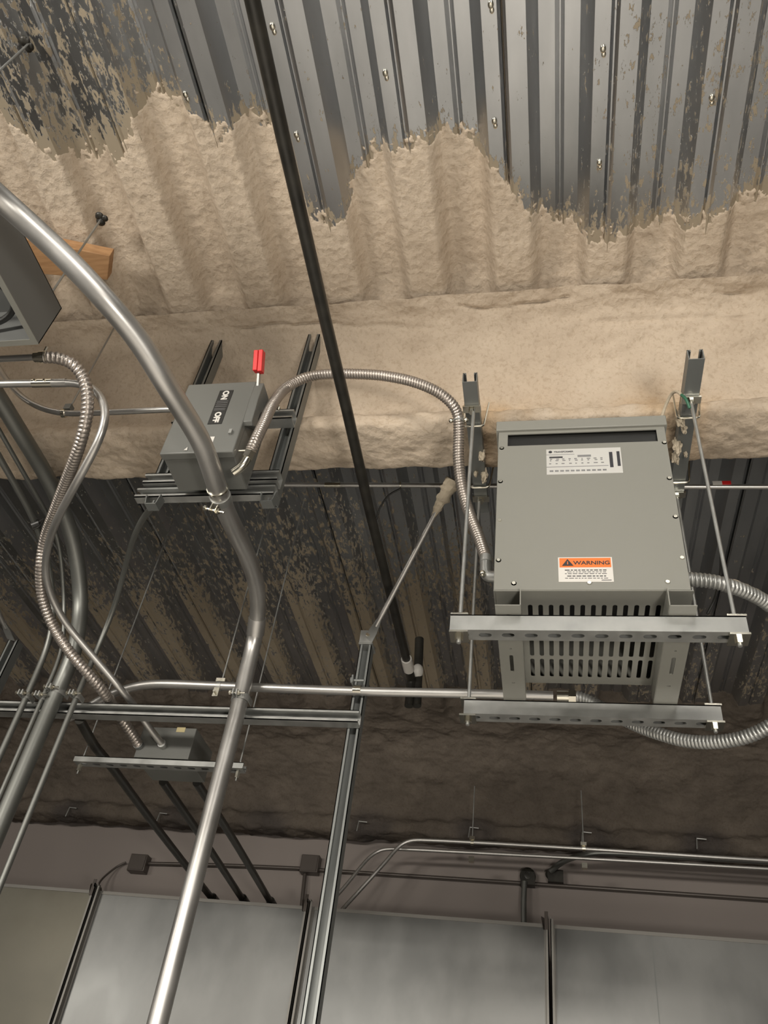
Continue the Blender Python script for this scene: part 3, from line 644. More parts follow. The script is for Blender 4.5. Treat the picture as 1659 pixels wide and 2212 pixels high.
for px_ , lab in ((330, 'left'), (577, 'right')):
    c = Y(px_, 1068, yr_); m = MB(); z0 = zz2-.019
    for sx in (-1, 1): m.prism([Vector((c.x+sx*.020, yr_+.004, z0)), Vector((c.x+sx*.023, yr_+.004, z0)), Vector((c.x+sx*.017, yr_+.004, z0-.034)), Vector((c.x+sx*.014, yr_+.004, z0-.034))], (0, .03, 0))
    m.box((c.x-.017, yr_+.004, z0-.036), (c.x+.017, yr_+.034, z0-.033)); m.cyl((c.x, yr_+.02, z0-.034), (c.x, yr_+.02, z0-.012), .005, 6)
    m.build('strut_bracket', M_['strut_dull'], label='small tapered bracket under the %s end of the lower rail' % lab, cat='bracket')
# clamp of the main conduit on the lower rail
c = PM[min(range(len(PM)), key=lambda k: (PM[k]-Y(474, 1080, PM[k].y)).length)]
j = min(range(1, len(PM)-1), key=lambda k: (PM[k]-Y(474, 1080, max(PM[k].y, .1))).length); c = PM[j]; ax = (PM[j+1]-PM[j-1]).normalized()
e = empty('strut_clamp', c, 'bright clamp and cross bolt gripping the large conduit below the switch rails', 'pipe clamp')
m = MB(); m.tube([c-ax*.012, c+ax*.012], .0292, 24); m.build('strap', M_['strut'], e)
dn = Vector((-.15, -.35, -.9)).normalized(); dn = (dn-ax*dn.dot(ax)).normalized(); sd = ax.cross(dn).normalized()
m = MB(); k0 = c+dn*.028
for s_ in (-.008, .008):
    q = k0+sd*s_; m.prism([q-ax*.011-sd*.0015, q+ax*.011-sd*.0015, q+ax*.011+sd*.0015, q-ax*.011+sd*.0015], dn*.026)
m.build('ear', M_['zinc'], e)
m = MB(); m.cyl(k0+dn*.015-sd*.03, k0+dn*.015+sd*.03, .003, 8); m.tube([k0+dn*.015-sd*.030, k0+dn*.015-sd*.023], .008, 6); m.tube([k0+dn*.015+sd*.010, k0+dn*.015+sd*.016], .008, 6); m.build('bolt', M_['zinc'], e)
# safety switch
BX0, BX1 = Y(345, 978, 1.405).x, Y(503, 975, 1.405).x; BY0, BY1 = 1.405, 1.553
BZ0, BZ1 = Y(420, 978, BY0).z, Y(460, 828, BY0).z
e = empty('safety_switch', ((BX0+BX1)/2, BY1, BZ0), 'grey safety switch box with ON OFF plate and red handle on the struts', 'electrical switch')
m = MB().box((BX0+.003, BY0+.02, BZ0+.003), (BX1-.003, BY1, BZ1-.003)); m.build('enclosure', M_['gray2'], e, bevel=.003)
m = MB().box((BX0, BY0, BZ0), (BX1, BY0+.024, BZ1)); m.build('door', M_['gray2'], e, bevel=.003)
# plate with ON / OFF, reads downwards
pc_ = [Y(a, b, BY0) for a, b in ((471, 845), (501, 845), (476, 916), (447, 917))]
px0 = (pc_[0].x+pc_[3].x)/2+.004; px1 = (pc_[1].x+pc_[2].x)/2+.004; pz1 = pc_[0].z; pz0 = pc_[3].z
op = MB().box((px0, BY0-.0016, pz0), (px1, BY0-.0002, pz1)).build('on_off_plate', M_['black'], e, label='black ON OFF plate')
Mo = lambda u, v: frame((px0+u*(px1-px0), BY0-.0019, pz0+v*(pz1-pz0)), Vector((0, 0, -1)), Vector((1, 0, 0)), Vector((0, -1, 0)))
q = text_mb('ON', .024, Mo(.5, .845), .0003, bold=.0012); q2 = text_mb('OFF', .024, Mo(.5, .19), .0003, bold=.0012)
q.build('on_lettering', M_['white'], op); q2.build('off_lettering', M_['white'], op)
m = MB()
for v in (.66, .61, .55, .50, .44, .40):
    m.box((px0+.004, BY0-.0021, pz0+v*(pz1-pz0)), (px1-.004, BY0-.0016, pz0+v*(pz1-pz0)+.0012))
m.build('fine_print', M_['grayink'], op)
c = [Y(a, b, BY0) for a, b in ((449, 944), (467, 944), (458, 970), (446, 970))]
MB().box((c[0].x-.006, BY0-.001, c[2].z), (c[1].x-.004, BY0-.0001, c[0].z)).build('paper_sticker', M_['white'], e)
c = Y(505, 935, BY0); MB().box((c.x-.012, BY0-.008, c.z-.008), (c.x-.004, BY0+.001, c.z+.008)).build('latch_screw', M_['strut'], e)
c = Y(403, 970, BY0); MB().prism([c+Vector((-.006, -.001, -.006)), c+Vector((.004, -.001, -.006)), c+Vector((.002, -.001, .006))], (0, -.001, 0)).build('tiny_sticker', M_['white'], e)
# handle mechanism: hexagonal side plate and lever with red grip
hz = lambda px_, py_, xx: X(px_, py_, xx)
XH = BX1+.028
pts = [(531, 842), (549, 832), (561, 890), (552, 902), (530, 932), (527, 890)]
hp_ = [Vector((XH, 0, 0))]
gp = [(BY0+.000, BZ1-.01), (BY0+.055, BZ1-.012), (BY0+.105, BZ1-.075), (BY0+.095, BZ1-.105), (BY0+.015, BZ1-.175), (BY0+.002, BZ1-.17), (BY0-.004, BZ1-.08)]
MB().prism([Vector((BX1-.002, a, b)) for a, b in gp], (.026, 0, 0)).build('handle_housing', M_['gray2'], e, bevel=.002)
hd = MB().prism([Vector((BX1+.004, BY0+.004, BZ1-.03)), Vector((BX1+.004, BY0+.02, BZ1-.03)), Vector((BX1+.004, BY0-.012, BZ1+.028)), Vector((BX1+.004, BY0-.028, BZ1+.028))], (.006, 0, 0)).build('handle', M_['strut'], e)
g = Y(533, 808, BY0-.02)
m = MB(); Mg = frame(Vector((BX1+.008, BY0-.024, BZ1+.012)), Vector((1, 0, 0)), Vector((0, .88, .47)).normalized(), Vector((0, -.47, .88)).normalized())
m.box((-.013, -.012, 0), (.000, .012, .062), Mg); m.box((.000, -.009, -.002), (.013, .015, .064), Mg); m.build('grip', M_['red'], hd, bevel=.0015, label='red plastic grip')
MB().box((XH-.003, BY0+.035, BZ1-.125), (XH-.0015, BY0+.05, BZ1-.095)).build('padlock_hole', M_['black'], e)
# flexible conduit 1: switch to transformer
s0 = Vector((BX1, BY0+.09, Y(505, 1000, BY0+.09).z)); s0 = Vector((BX1, 1.50, BZ0+.028))
f1 = [Y(541, 975, 1.425), Y(553, 950, 1.415), Y(571, 912, 1.425), Y(591, 870, 1.45), Y(618, 838, 1.49), Y(660, 816, 1.50), Y(710, 808, 1.50), Y(770, 808, 1.50), Y(830, 812, 1.50), Y(890, 824, 1.50), Y(940, 844, 1.51), Y(972, 868, 1.53), Y(988, 895, 1.56), Y(991, 935, 1.60), Y(990, 980, 1.63), Y(994, 1030, 1.66), Y(1003, 1075, 1.68), Y(1018, 1120, 1.69), Y(1034, 1160, 1.69), Y(1046, 1195, 1.685), Y(1050, 1207, 1.68)]
flex_mesh(f1, .0150, .0085, .13).build('flexible_conduit', M_['flex'], label='ribbed flexible conduit arching from the switch to the transformer left side', cat='flexible conduit')
c = f1[0]; a = (f1[1]-f1[0]).normalized(); el = Y(529, 1000, 1.47)
e = empty('conduit_elbow', el, 'bright elbow connector on the right side of the safety switch', 'conduit fitting')
MB().cyl(c-a*.022, c+a*.012, .0155, 6).build('gland_nut', M_['zinc'], e)
MB().tube(relax(resample([c-a*.015, c-a*.045, Vector((BX1-.002, c.y+.02, c.z-.058))], .005), 8), .012, 16).build('elbow_body', M_['zinc'], e)
m = MB(); m.cyl(c+Vector((-.035, 0, .004)), c+Vector((.012, 0, .004)), .0025, 8); m.build('screw', M_['zinc'], e)
def flex_strap(px_, py_, yv, ax, lab):
    c = Y(px_, py_, yv); e = empty('flex_strap', c, lab, 'pipe strap'); ax = Vector(ax).normalized()
    MB().tube([c-ax*.009, c+ax*.009], .0152, 20).build('strap', M_['strut'], e)
    s = ax.cross(Vector((0, 1, 0))).normalized(); m = MB()
    for k in (-1, 1): q = c+s*k*.021+Vector((0, .005, 0)); m.sphere(q, .0075, n=6)
    m.build('bolt', M_['zinc'], e)
flex_strap(586, 879, 1.475, f1[4]-f1[2], 'strap on the flexible conduit beside the red-handled switch')
flex_strap(990, 905, 1.57, (0, .25, -1), 'strap on the flexible conduit at the left beam strut')
# elbow into transformer
c = f1[-1]; e = empty('conduit_elbow', c-Vector((0, 0, .05)), 'grey elbow connector entering the left side of the transformer', 'conduit fitting')
ec = Y(1048, 1246, 1.68)
MB().cyl(c+Vector((0, 0, .006)), c-Vector((0, 0, .014)), .0165, 16).build('gland_nut', M_['strut'], e)
MB().tube(relax(resample([c, Vector((c.x, c.y, ec.z)), Vector((TX0-.001, c.y, ec.z))], .005), 10), .0150, 16).build('elbow_body', M_['strut'], e)
MB().sphere(Vector((c.x-.006, c.y-.014, ec.z)), .0085, n=8).build('screw', M_['zinc'], e)
# flexible conduit 2 : transformer right side, looping back
f2 = [Vector((TX1+.03, 1.74, Y(1497, 1250, 1.74).z)), Y(1530, 1255, 1.74), Y(1570, 1264, 1.75), Y(1615, 1280, 1.78), Y(1655, 1302, 1.82), Y(1700, 1345, 1.88), Y(1735, 1410, 1.95), Y(1735, 1480, 2.0), Y(1700, 1540, 2.04), Y(1655, 1573, 2.08), Y(1600, 1595, 2.12), Y(1540, 1603, 2.16), Y(1480, 1600, 2.20), Y(1420, 1584, 2.24), Y(1370, 1565, 2.28), Y(1320, 1540, 2.31), Y(1275, 1515, 2.327), Vector((c.x*0+Y(1243, 1504, hy).x, hy, Y(1243, 1504, hy).z))]
flex_mesh(f2, .0175, .0105, .13).build('flexible_conduit', M_['strut'], label='grey ribbed flexible conduit looping out of the transformer right side', cat='flexible conduit')
MB().cyl((TX1-.001, 1.74, f2[0].z), (TX1+.036, 1.74, f2[0].z), .019, 16).build('conduit_connector', M_['zinc'], label='bright connector on the right side of the transformer', cat='conduit fitting')
m = MB()
Pc = resample([f2[2]+Vector((0, -.006, .014)), f2[3]+Vector((0, -.006, .016)), f2[4]+Vector((0, -.006, .014))], .004); m.tube(Pc, [.003+.006*abs(float(vn(np.array(k*.35), np.array(9.0)))) for k in range(len(Pc))], 10)
m.build('foam_blob', M_['lint'], label='foam crumbs on top of the looping flexible conduit at the right', cat='foam blob')
# ------------------------------------------------------------------ flex and rigid conduit from the gutter box to the far box
f3 = [Y(96, 771, 1.22), Y(125, 773, 1.23), Y(155, 785, 1.25), Y(177, 810, 1.28), Y(188, 845, 1.31), Y(188, 890, 1.35), Y(178, 940, 1.40), Y(162, 990, 1.47), Y(141, 1045, 1.575), Y(118, 1105, 1.695), Y(97, 1165, 1.82), Y(88, 1225, 1.90), Y(91, 1285, 1.99), Y(111, 1345, 2.07), Y(146, 1402, 2.12), Y(186, 1450, 2.18), Y(222, 1492, 2.255), Y(246, 1526, 2.365), Y(268, 1560, 2.43), Y(288, 1590, 2.49), Y(300, 1610, 2.525)]
flex_mesh(f3, .0165, .0125, .15).build('flexible_conduit', M_['flex'], label='ribbed flexible conduit curling from upper left down to the far junction box', cat='flexible conduit')
e4 = [Y(-60, 831, 1.30), Y(0, 829, 1.31), Y(60, 828, 1.32), Y(120, 827, 1.33), Y(165, 827, 1.335), Y(200, 838, 1.34), Y(223, 866, 1.345), Y(229, 903, 1.36), Y(214, 950, 1.39), Y(187, 1003, 1.44), Y(157, 1058, 1.51), Y(127, 1115, 1.62), Y(106, 1170, 1.745), Y(98, 1230, 1.86), Y(112, 1290, 1.97), Y(145, 1350, 2.07), Y(190, 1405, 2.15), Y(233, 1455, 2.22), Y(270, 1500, 2.285), Y(292, 1526, 2.36), Y(322, 1572, 2.44), Y(345, 1600, 2.50), Y(352, 1610, 2.525)]
pipe('electrical_conduit', e4, .0115, M_['emt'], 'smooth conduit twisting beside the left flexible one, ending at the far box', rel=4, parts=[(120, 828, 'coupling'), (95, 828, 'setscrew')])
pipe('electrical_conduit', [Y(-60, 777, 1.22), Y(0, 775, 1.22), Y(80, 771, 1.22)], .0095, M_['emt'], 'short level conduit ending at the start of the left flexible conduit', rel=0)
c = Y(90, 771, 1.22); e = empty('conduit_connector', c, 'bright two-screw connector joining level conduit to the left flexible conduit', 'conduit fitting')
MB().cyl(c-Vector((.020, 0, 0)), c-Vector((.004, 0, 0)), .0145, 16).build('socket', M_['zinc'], e); MB().cyl(c-Vector((.004, 0, 0)), c+Vector((.018, 0, 0)), .0165, 16).build('clamp_body', M_['zinc'], e)
m = MB(); m.cyl(c+Vector((.006, -.006, .010)), c+Vector((.006, -.008, .032)), .004, 6); m.build('screw', M_['zinc'], e)
# small conduit behind, into the switch
e5 = [Y(-50, 730, 1.44), Y(-15, 775, 1.46), Y(15, 822, 1.47), Y(50, 860, 1.48), Y(95, 884, 1.49), Y(140, 893, 1.50), Y(200, 892, 1.50), Y(290, 888, 1.50), Y(373, 884, 1.50), Y(380, 884, 1.50)]
pipe('electrical_conduit', e5, .0095, M_['emt'], 'slim conduit sweeping from the left edge to the back of the switch', rel=4)
c = Y(138, 893, 1.50); e = empty('conduit_hanger', c, 'small ring hanger on the slim conduit left of the switch', 'pipe hanger')
MB().tube([c-Vector((.006, 0, 0)), c+Vector((.006, 0, 0))], .0135, 16).build('ring', M_['zinc'], e)
MB().box((c.x-.004, c.y-.010, c.z+.012), (c.x+.018, c.y+.010, c.z+.034)).build('lug', M_['strut_dull'], e)
top = Z(276, 640, 2.32); MB().cyl((c.x+.010, c.y, c.z+.03), (c.x+.010+.0, c.y, 2.325), .0028, 8).build('rod', M_['strut'], e)
# deck hangers with rods
gz_top = Y(84, 743, 1.16).z+.165
def hanger(px_, py_, low, lab, zz=2.325):
    c = Z(px_, py_, zz); e = empty('deck_hanger', (c.x, c.y, c.z), lab, 'rod hanger')
    m = MB()
    for k in range(5): m.sphere(c+Vector((random.uniform(-.012, .012), random.uniform(-.012, .012), .004)), random.uniform(.010, .016), 1, 1, .6, 6)
    m.build('anchor', M_['iron'], e); MB().cyl(c, (c.x, c.y, low), .0032, 8).build('rod', M_['strut'], e)
hanger(60, 96, gz_top, 'thin rod dropping from a dark anchor at the top left corner', 2.36)
hanger(218, 474, gz_top, 'thin rod dropping from a dark anchor behind the wood block', 2.31)
# wood block
c = Z(150, 565, 2.285); cr = [Z(237, 552, 2.265), Z(233, 606, 2.265), Z(75, 575, 2.265), Z(52, 520, 2.265)]
zt_ = 2.300; P4 = [Z(52, 516, 2.262), Z(237, 553, 2.262), Z(232, 605, 2.262), Z(70, 590, 2.262)]
MB().prism(P4, (0, 0, .045)).build('wood_block', M_['wood'], label='raw pine block pressed against the foamed deck behind the large conduit', cat='wood block', bevel=.002)
# gutter box at left edge
gx = Y(84, 743, 1.16); gz = gx.z; gh = .165
GX0, GX1, GY0, GY1 = gx.x-1.0, gx.x, .45, 1.16
e = empty('gutter_box', ((GX0+GX1)/2, (GY0+GY1)/2, gz), 'large grey open-bottomed wiring box at the left edge', 'electrical box')
m = MB(); tt = .003
m.box((GX1-tt, GY0, gz), (GX1, GY1, gz+gh)); m.box((GX0, GY1-tt, gz), (GX1, GY1, gz+gh)); m.box((GX0, GY0, gz), (GX1, GY0+tt, gz+gh)); m.box((GX0, GY0, gz), (GX0+tt, GY1, gz+gh)); m.box((GX0, GY0, gz+gh-tt), (GX1, GY1, gz+gh))
m.build('enclosure', M_['gray3'], e)
m = MB(); r_ = .017
m.box((GX1-r_, GY0, gz-.002), (GX1, GY1, gz)); m.box((GX0, GY1-r_, gz-.002), (GX1-r_, GY1, gz)); m.box((GX0, GY0, gz-.002), (GX1-r_, GY0+r_, gz)); m.build('rim', M_['gray'], e, label='pale folded rim')
cc = Z(-60, 640, gz+.06); m = MB(); m.tube([cc+Vector((math.cos(a)*.11, math.sin(a)*.09, .01*math.sin(2*a))) for a in np.linspace(0, 2*math.pi, 40)], .009, 10, False); m.build('cable_loop', M_['black'], label='black cable loop inside the open wiring box', cat='cable')
# ------------------------------------------------------------------ far junction box on its trapeze
JY = 2.53; JX0, JX1 = Y(287, 1640, JY).x, Y(406, 1640, JY).x; JZ0 = Y(350, 1638, JY).z; JZ1 = Y(350, 1571, JY).z
JY1 = Z(380, 1688, JZ0).y
e = empty('junction_box', ((JX0+JX1)/2, (JY+JY1)/2, JZ0), 'grey junction box with a pale sticker, sitting on the far left trapeze', 'electrical box')
MB().box((JX0, JY, JZ0), (JX1, JY1, JZ1)).build('enclosure', M_['gray2'], e, bevel=.002)
c = Y(396, 1575, JY); MB().box((c.x-.024, JY-.001, c.z-.012), (c.x+.008, JY, c.z+.006)).build('sticker', mat('yellowed_label', (.45, .38, .2), .5), e)
c = Z(357, 1660, JZ0); MB().tube([Vector((c.x, c.y, JZ0-.001)), Vector((c.x, c.y, JZ0+.0005))], .010, 14).build('knockout', M_['black'], e)
c = Y(353, 1611, JY); MB().cyl(c-Vector((0, .02, 0)), c+Vector((0, .002, 0)), .015, 12).build('connector', M_['strut'], e)
c = Y(301, 1611, JY); MB().cyl(c-Vector((0, .016, 0)), c+Vector((0, .002, 0)), .017, 12).build('connector', M_['strut_dull'], e)
tx0, tx1 = Y(160, 1637, JY-.0).x, Y(526, 1648, JY-.0).x
e = empty('strut_trapeze', ((tx0+tx1)/2, JY, JZ0-.043), 'slim slotted trapeze strut under the far junction box', 'strut')
strut_mb((tx0, JY+.0215, JZ0-.043+.020), (tx1, JY+.0215, JZ0-.043+.020), (0, 0, 1), dp=.021, slots=True, phase=.03).build('channel', M_['strut'], e)
for xx in (tx0+.022, tx1-.02):
    m = MB().tube([Vector((xx, JY+.02, JZ0-.05)), Vector((xx, JY+.02, JZ0-.026))], .008, 6); m.build('nut', M_['zinc'], e)
    MB().cyl((xx, JY+.02, JZ0-.06), (xx, JY+.02, float(zdeck(np.array([xx]))[0])), .0028, 8).build('rod', M_['strut'], e)
# black pipes running back over the duct
for i, (pts, lab) in enumerate(((((172, 1555, 1.22), (205, 1612, 1.22), (240, 1655, 1.24), (350, 1803, 1.28), (465, 1950, 1.285)), 'leftmost'), (((352, 1688, 1.26), (440, 1815, 1.28), (530, 1952, 1.285)), 'middle'), (((425, 1690, 1.26), (505, 1815, 1.28), (590, 1958, 1.285)), 'right-hand'))):
    P = [Z(*q) for q in pts]; dd = (P[-1]-P[-2]).normalized(); P.append(P[-1]+dd*.4)
    o, PP = pipe('steel_pipe', P, .0165, M_['iron'], '%s of three black pipes slanting back over the duct' % lab, cat='pipe', rel=3)
    q = Z(pts[-1][0]-6, pts[-1][1]-12, 1.285); MB().tube([q, q+dd*.10], .022, 14).build('coupling', M_['iron'], o)
# ------------------------------------------------------------------ sprinkler pipe along Y
ps = 1.75
a = Z(545, 0, ps); b = Z(880, 1432, ps)
xm = (Z(615, 300, ps).x+Z(760, 930, ps).x)/2
o = MB().tube([Vector((a.x-.004, a.y-.3, ps)), a, Z(612, 300, ps), Z(700, 680, ps), Z(748, 880, ps), Z(800, 1110, ps), b], .0160, 24).build('sprinkler_pipe', M_['iron'], label='long black iron pipe running diagonally across the whole upper picture', cat='pipe')
c = Z(878, 1440, ps); MB().cyl(b-Vector((0, .03, 0)), b+Vector((0, .05, 0)), .022, 14).build('coupling', M_['white'], o, label='pale taped coupling')
e = empty('pipe_fitting', b+Vector((.0, .12, -.3)), 'black elbow and drop at the far end of the long black pipe', 'pipe fitting')
d1 = b+Vector((0, .10, 0)); q1 = Y(900, 1455, d1.y)
MB().tube(relax(resample([b+Vector((0, .03, 0)), d1+Vector((0, .03, 0)), d1+Vector((0, .03, -.12))], .01), 4), .018, 14).build('elbow', M_['iron'], e)
q0 = Y(906, 1380, 2.95); q2 = Y(900, 1525, 2.95); MB().cyl(q0, q2, .019, 14).build('drop', M_['iron'], e); MB().sphere(Y(902, 1450, 2.94), .03, .8, .8, 1.1).build('taped_joint', M_['white'], e)
# ------------------------------------------------------------------ conduit behind the beam
ch = [Y(596, 1047, 2.12), Y(900, 1047, 2.12), Y(1100, 1047, 2.12), Y(1300, 1048, 2.12), Y(1660, 1049, 2.12), Y(1900, 1052, 2.12)]
zc = ch[1].z; xa_, xb_ = ch[0].x, ch[-1].x
o, _ = pipe('electrical_conduit', [Y(596, 1047, 2.12), Y(1900, 1051, 2.12), Y(1900, 1051, 2.12)+Vector((1.2, 0, 0))], .0092, M_['emt'], 'level conduit just behind the foamed beam, crossing behind the transformer', rel=0, parts=[(715, 1048, 'bright')])
c = Y(866, 1047, 2.12); MB().tube([c-Vector((.002, 0, 0)), c+Vector((.002, 0, 0))], .014, 14).build('collar', M_['zinc'], o)
c = Y(1560, 1044, 2.108); MB().box((c.x-.03, c.y-.001, c.z-.004), (c.x, c.y+.002, c.z+.010)).build('sticker', M_['white'], o); MB().box((c.x, c.y-.001, c.z-.004), (c.x+.028, c.y+.002, c.z+.010)).build('red_sticker', M_['red'], o)
# dark cable loop
MB().tube(smooth([Y(866, 1055, 2.12), Y(840, 1070, 2.14), Y(822, 1095, 2.18), Y(812, 1125, 2.22)]), .0035, 8).build('cable', M_['black'], label='short black cable curving down from the level conduit beside the black pipe', cat='cable')
MB().tube(smooth([Y(1558, 1190, 2.0), Y(1556, 1240, 1.96), Y(1545, 1290, 1.95), Y(1528, 1326, 1.96)]), .004, 8).build('cable', M_['black'], label='thin black cable hanging beside the right rods', cat='cable')
# green ground wire at right strut
gw = MB().tube(smooth([Y(1430, 900, 1.62), Y(1438, 876, 1.60), Y(1450, 852, 1.57), Y(1462, 846, 1.55), Y(1472, 853, 1.545)]), .0045, 8).build('ground_wire', M_['lint'], label='foam-crusted ground wire with a bare green end beside the right beam strut', cat='wire')
MB().tube(smooth([Y(1472, 853, 1.545), Y(1482, 863, 1.54), Y(1490, 882, 1.55)]), .0042, 8).build('green_end', M_['green'], gw, label='bare green end')
# ------------------------------------------------------------------ duct
DY = 4.30; DZ1 = Y(1000, 1985, DY).z; DZ0 = DZ1-.64
jx = [Y(205, 1945, DY).x, Y(668, 1970, DY).x, Y(1187, 2000, DY).x]
edges = [-4.6, jx[0], jx[1], jx[2], 3.1]
labs = ['brownish duct section at the lower left corner', 'bright galvanized duct section behind the large central conduit', 'galvanized duct section right of the upright post', 'galvanized duct section at the lower right corner']
DUCT = []
for i in range(4):
    a, b = edges[i]+.004, edges[i+1]-.004
    e = empty('duct_section', ((a+b)/2, DY+.25, DZ0), labs[i], 'air duct')
    DUCT.append(e); m = MB()
    m.box((a, DY, DZ0), (b, DY+.5, DZ1)); m.build('duct_body', M_['duct_brown'] if i == 0 else M_['duct'], e, bevel=.003)
    m = MB(); m.box((a, DY-.004, DZ1-.012), (b, DY-.001, DZ1+.004)); m.build('corner_seam', M_['seam'], e)
    for (x_, sg) in ((a, 1), (b, -1)):
        if abs(x_) > 3: continue
        m = MB(); m.box((min(x_, x_+sg*.004), DY-.034, DZ0-.03), (max(x_, x_+sg*.004), DY, DZ1+.03)); m.box((min(x_, x_+sg*.022), DY-.0035, DZ0), (max(x_, x_+sg*.022), DY-.001, DZ1))
        m.box((min(x_, x_+sg*.014), DY-.034, DZ0-.03), (max(x_, x_+sg*.014), DY-.031, DZ1+.02))
        m.build('flange', M_['seam'], e)
    if i == 3: x_ = Y(1410, 2060, DY).x; MB().box((x_, DY-.0015, DZ0), (x_+.004, DY-.0005, DZ1-.012)).build('crease', M_['strut_dull'], e)
for i, x_ in enumerate(jx):
    m = MB(); m.prism([Vector((x_-.03, DY-.03, DZ1+.02)), Vector((x_+.035, DY+.03, DZ1+.02)), Vector((x_+.055, DY+.06, DZ1+.0)), Vector((x_-.02, DY-.03, DZ1-.03))], (0, .006, .012)); m.box((x_-.015, DY-.04, DZ1-.03), (x_+.015, DY-.036, DZ1+.05))
    m.cyl((x_+.006, DY-.05, DZ1+.02), (x_+.006, DY-.03, DZ1+.02), .009, 6)
    m.v = [(max(v[0]-.004, v[0]*0+x_-.036) if v[0] < x_-.002 else min(v[0], x_-.002), v[1], v[2]) for v in m.v]; m.v = [(v[0]-.004, v[1], v[2]) for v in m.v]; m.build('corner_clip', M_['emt_taupe'], DUCT[i], label='dark corner clip')
# ------------------------------------------------------------------ conduits on the back wall
wy = 4.878
def wallpipe(pts, lab, r=.0105, m=M_['emt_taupe'], rel=3): return pipe('wall_conduit', [Y(*p) for p in pts], r, m, lab, rel=rel)
wallpipe([(312, 1865, wy), (480, 1869, wy), (650, 1876, wy)], 'dark painted conduit on the wall between two junction boxes')
wallpipe([(684, 1879, wy), (900, 1893, wy), (1130, 1908, wy), (1400, 1926, wy), (1659, 1944, wy), (1900, 1961, wy)], 'long dark painted conduit low on the wall at the right')
wallpipe([(272, 1863, wy), (255, 1870, wy), (230, 1890, 4.84), (215, 1905, 4.8), (205, 1935, 4.75)], 'thin dark whip curving from the wall box down to the duct joint', r=.006)
wallpipe([(660, 1878, wy), (655, 1925, 4.87), (650, 1975, 4.87)], 'short dark conduit dropping from the right wall box', r=.011)
for (px_, py_, lab) in ((296, 1862, 'left'), (668, 1864, 'right')):
    c = Y(px_, py_, 4.83); e = empty('wall_box', (c.x, 4.9, c.z-.055), 'dark square junction box at the %s on the back wall' % lab, 'electrical box')
    MB().box((c.x-.055, 4.835, c.z-.05), (c.x+.055, 4.899, c.z+.05)).build('body', M_['emt_taupe'], e, bevel=.004)
    MB().box((c.x-.046, 4.831, c.z-.042), (c.x+.046, 4.835, c.z+.042)).build('cover', M_['emt_taupe'], e)
py2 = 4.55
wallpipe([(730, 1975, 4.45), (760, 1942, 4.5), (830, 1865, 4.53), (862, 1828, 4.55), (885, 1816, py2), (920, 1815, py2), (1100, 1824, py2), (1300, 1836, py2), (1500, 1849, py2), (1659, 1859, py2), (1900, 1874, py2)], 'upper bright conduit near the foam edge, bent down at its left end', r=.0105, m=M_['emt'])
wallpipe([(690, 1975, 4.5), (745, 1915, 4.55), (790, 1860, 4.6), (815, 1840, 4.62), (845, 1834, 4.62), (1000, 1841, 4.62), (1230, 1853, 4.62), (1450, 1865, 4.62), (1659, 1877, 4.62), (1900, 1891, 4.62)], 'lower bright conduit near the foam edge, bent down at its left end', r=.0095, m=M_['emt'])
for (px_, py_, lab) in ((1020, 1820, 'left'), (1261, 1833, 'right')):
    c = Y(px_, py_, 4.55); e = empty('conduit_hanger', c, '%s bright two-tier hanger on the paired conduits near the foam edge' % lab, 'pipe hanger')
    MB().box((c.x-.015, c.y-.014, c.z+.012), (c.x+.015, c.y+.014, c.z+.030)).build('upper_lug', M_['zinc'], e)
    MB().tube([c-Vector((.008, 0, 0)), c+Vector((.008, 0, 0))], .014, 14).build('ring', M_['zinc'], e)
    MB().box((c.x-.014, c.y-.014, c.z-.105), (c.x+.014, c.y+.016, c.z-.078)).build('lower_lug', M_['zinc'], e)
    MB().cyl((c.x, c.y, c.z+.02), (c.x, c.y, c.z+.32), .0032, 8).build('rod', M_['strut'], e)
for i, (px_, py_, lab) in enumerate(((150, 1745, 'far left'), (345, 1757, 'between the black pipes'), (775, 1775, 'just right of the post'), (1015, 1788, 'above the left two-tier hanger'), (1258, 1798, 'above the right two-tier hanger'), (1505, 1812, 'far right'))):
    c = Y(px_, py_, 4.70); MB().tube([c+Vector((.05, 0, .0)), c+Vector((.0, 0, .003)), c+Vector((-.0, 0, -.002)), c+Vector((-.005, 0, -.055))], .0038, 8).build('bent_rod', M_['strut'], label='bent rod stub poking from the far foam, '+lab, cat='rod')
m = MB(); c = Y(1140, 1893, 4.86); m.sphere(c, .045, 1, .5, 1.1, 8); m.box((c.x-.04, 4.84, c.z-.05), (c.x+.04, 4.899, c.z+.02)); m.build('pipe_boot', M_['iron'], label='black boot at the wall above the short vertical conduit', cat='pipe fitting')
m = MB(); c = Y(1195, 1889, 4.86); m.sphere(c, .040, 1.1, .5, .9, 8); m.box((c.x-.03, 4.84, c.z-.045), (c.x+.055, 4.899, c.z+.02)); m.build('pipe_boot', M_['iron'], label='black boot at the wall where the thick conduit angles up', cat='pipe fitting')
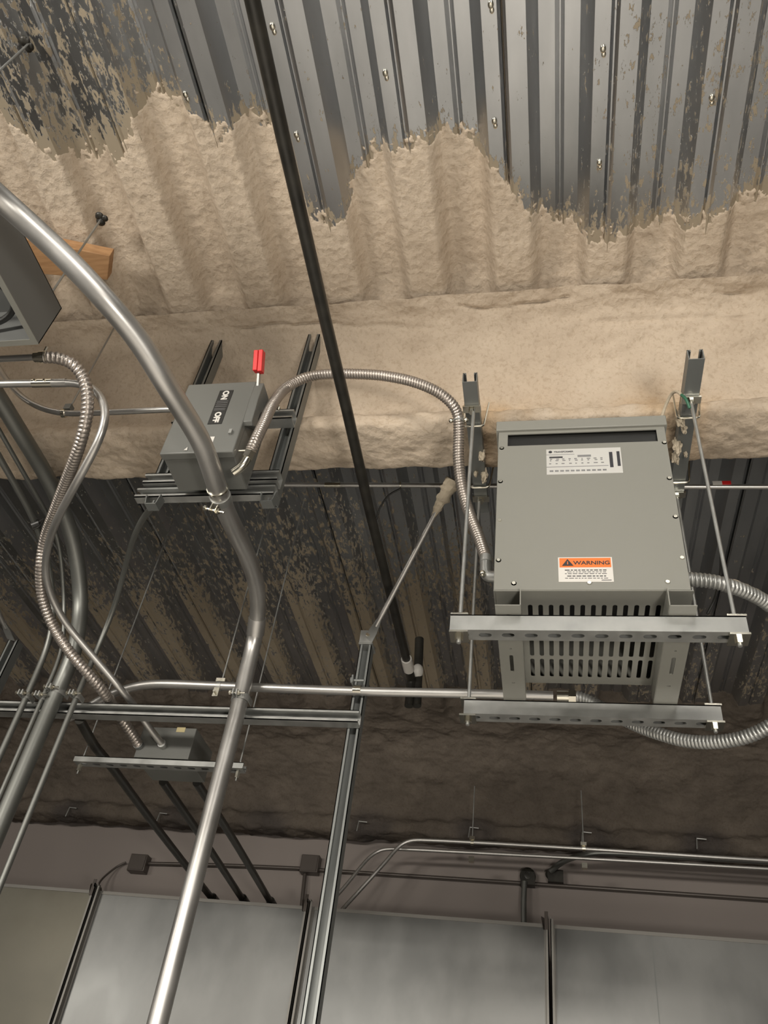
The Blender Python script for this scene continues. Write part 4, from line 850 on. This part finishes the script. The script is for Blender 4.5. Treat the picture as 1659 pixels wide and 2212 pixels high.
wallpipe([(1133, 1905, 4.84), (1131, 1950, 4.83), (1132, 2012, 4.82)], 'short vertical dark conduit dropping behind the duct from a black boot', r=.016, m=M_['emt_dull'])
wallpipe([(1190, 1882, 4.84), (1215, 1862, 4.78), (1260, 1847, 4.68), (1320, 1843, 4.68), (1500, 1852, 4.68), (1700, 1864, 4.68)], 'thick dull conduit angling from the right boot up behind the paired conduits', r=.0155, m=M_['emt_dull'])
# ------------------------------------------------------------------ screws of the deck
SCR = [(588, 58), (640, 292), (832, 158), (1068, 262), (1060, 10), (1303, 106), (1295, 352), (1538, 212), (400, 205), (1098, 10)]
for i, (px_, py_) in enumerate(SCR[:9]):
    c = Z(px_, py_, ZD); zz = float(zdeck(np.array([c.x]))[0]); c = Z(px_, py_, zz-.003)
    m = MB().sphere(c, .0075, 1, 1.4, .5, 8); m.sphere(c+Vector((.002, .013, 0)), .006, 1, 1.4, .4, 6)
    m.build('deck_screw', M_['zinc'], label='shiny fastener blob on a bare flute of the deck', cat='screw', group='fasteners in the bare deck')
# ------------------------------------------------------------------ the room's lamps and two added ones (out of view)
for i, (l, t, a, b, p, sp_) in enumerate(LAMPS):
    l = Vector(l); d_ = (Vector(t)-l).normalized(); q = d_.to_track_quat('-Z', 'Y').to_matrix().to_4x4(); q.translation = l
    e = empty('room_or_added_fixture', l, ('strip light fixture hung behind the camera to the left', 'strip light fixture hung behind the camera to the right', 'added unseen down-facing lamp, lighting the floor that the deck mirrors', 'added unseen lamp on a stand, lighting the deck behind the beam', 'strip light fixture near the left wall')[i], 'lamp')
    m = MB(); m.box((-a/2-.03, -b/2-.03, .01), (a/2+.03, b/2+.03, .07), q); m.build('housing', M_['white'], e)
    if l.z < 0: MB().cyl((l.x, l.y, FLOOR), (l.x, l.y-.05, l.z-.1), .015, 10).build('stand', M_['black'], e)
    for sx in ((-.4, .4) if l.z > 0 else ()): pt_ = q@Vector((sx*a, 0, .07)); MB().cyl(pt_, (pt_.x, pt_.y, 2.34), .003, 6).build('hanging_wire', M_['strut'], e)
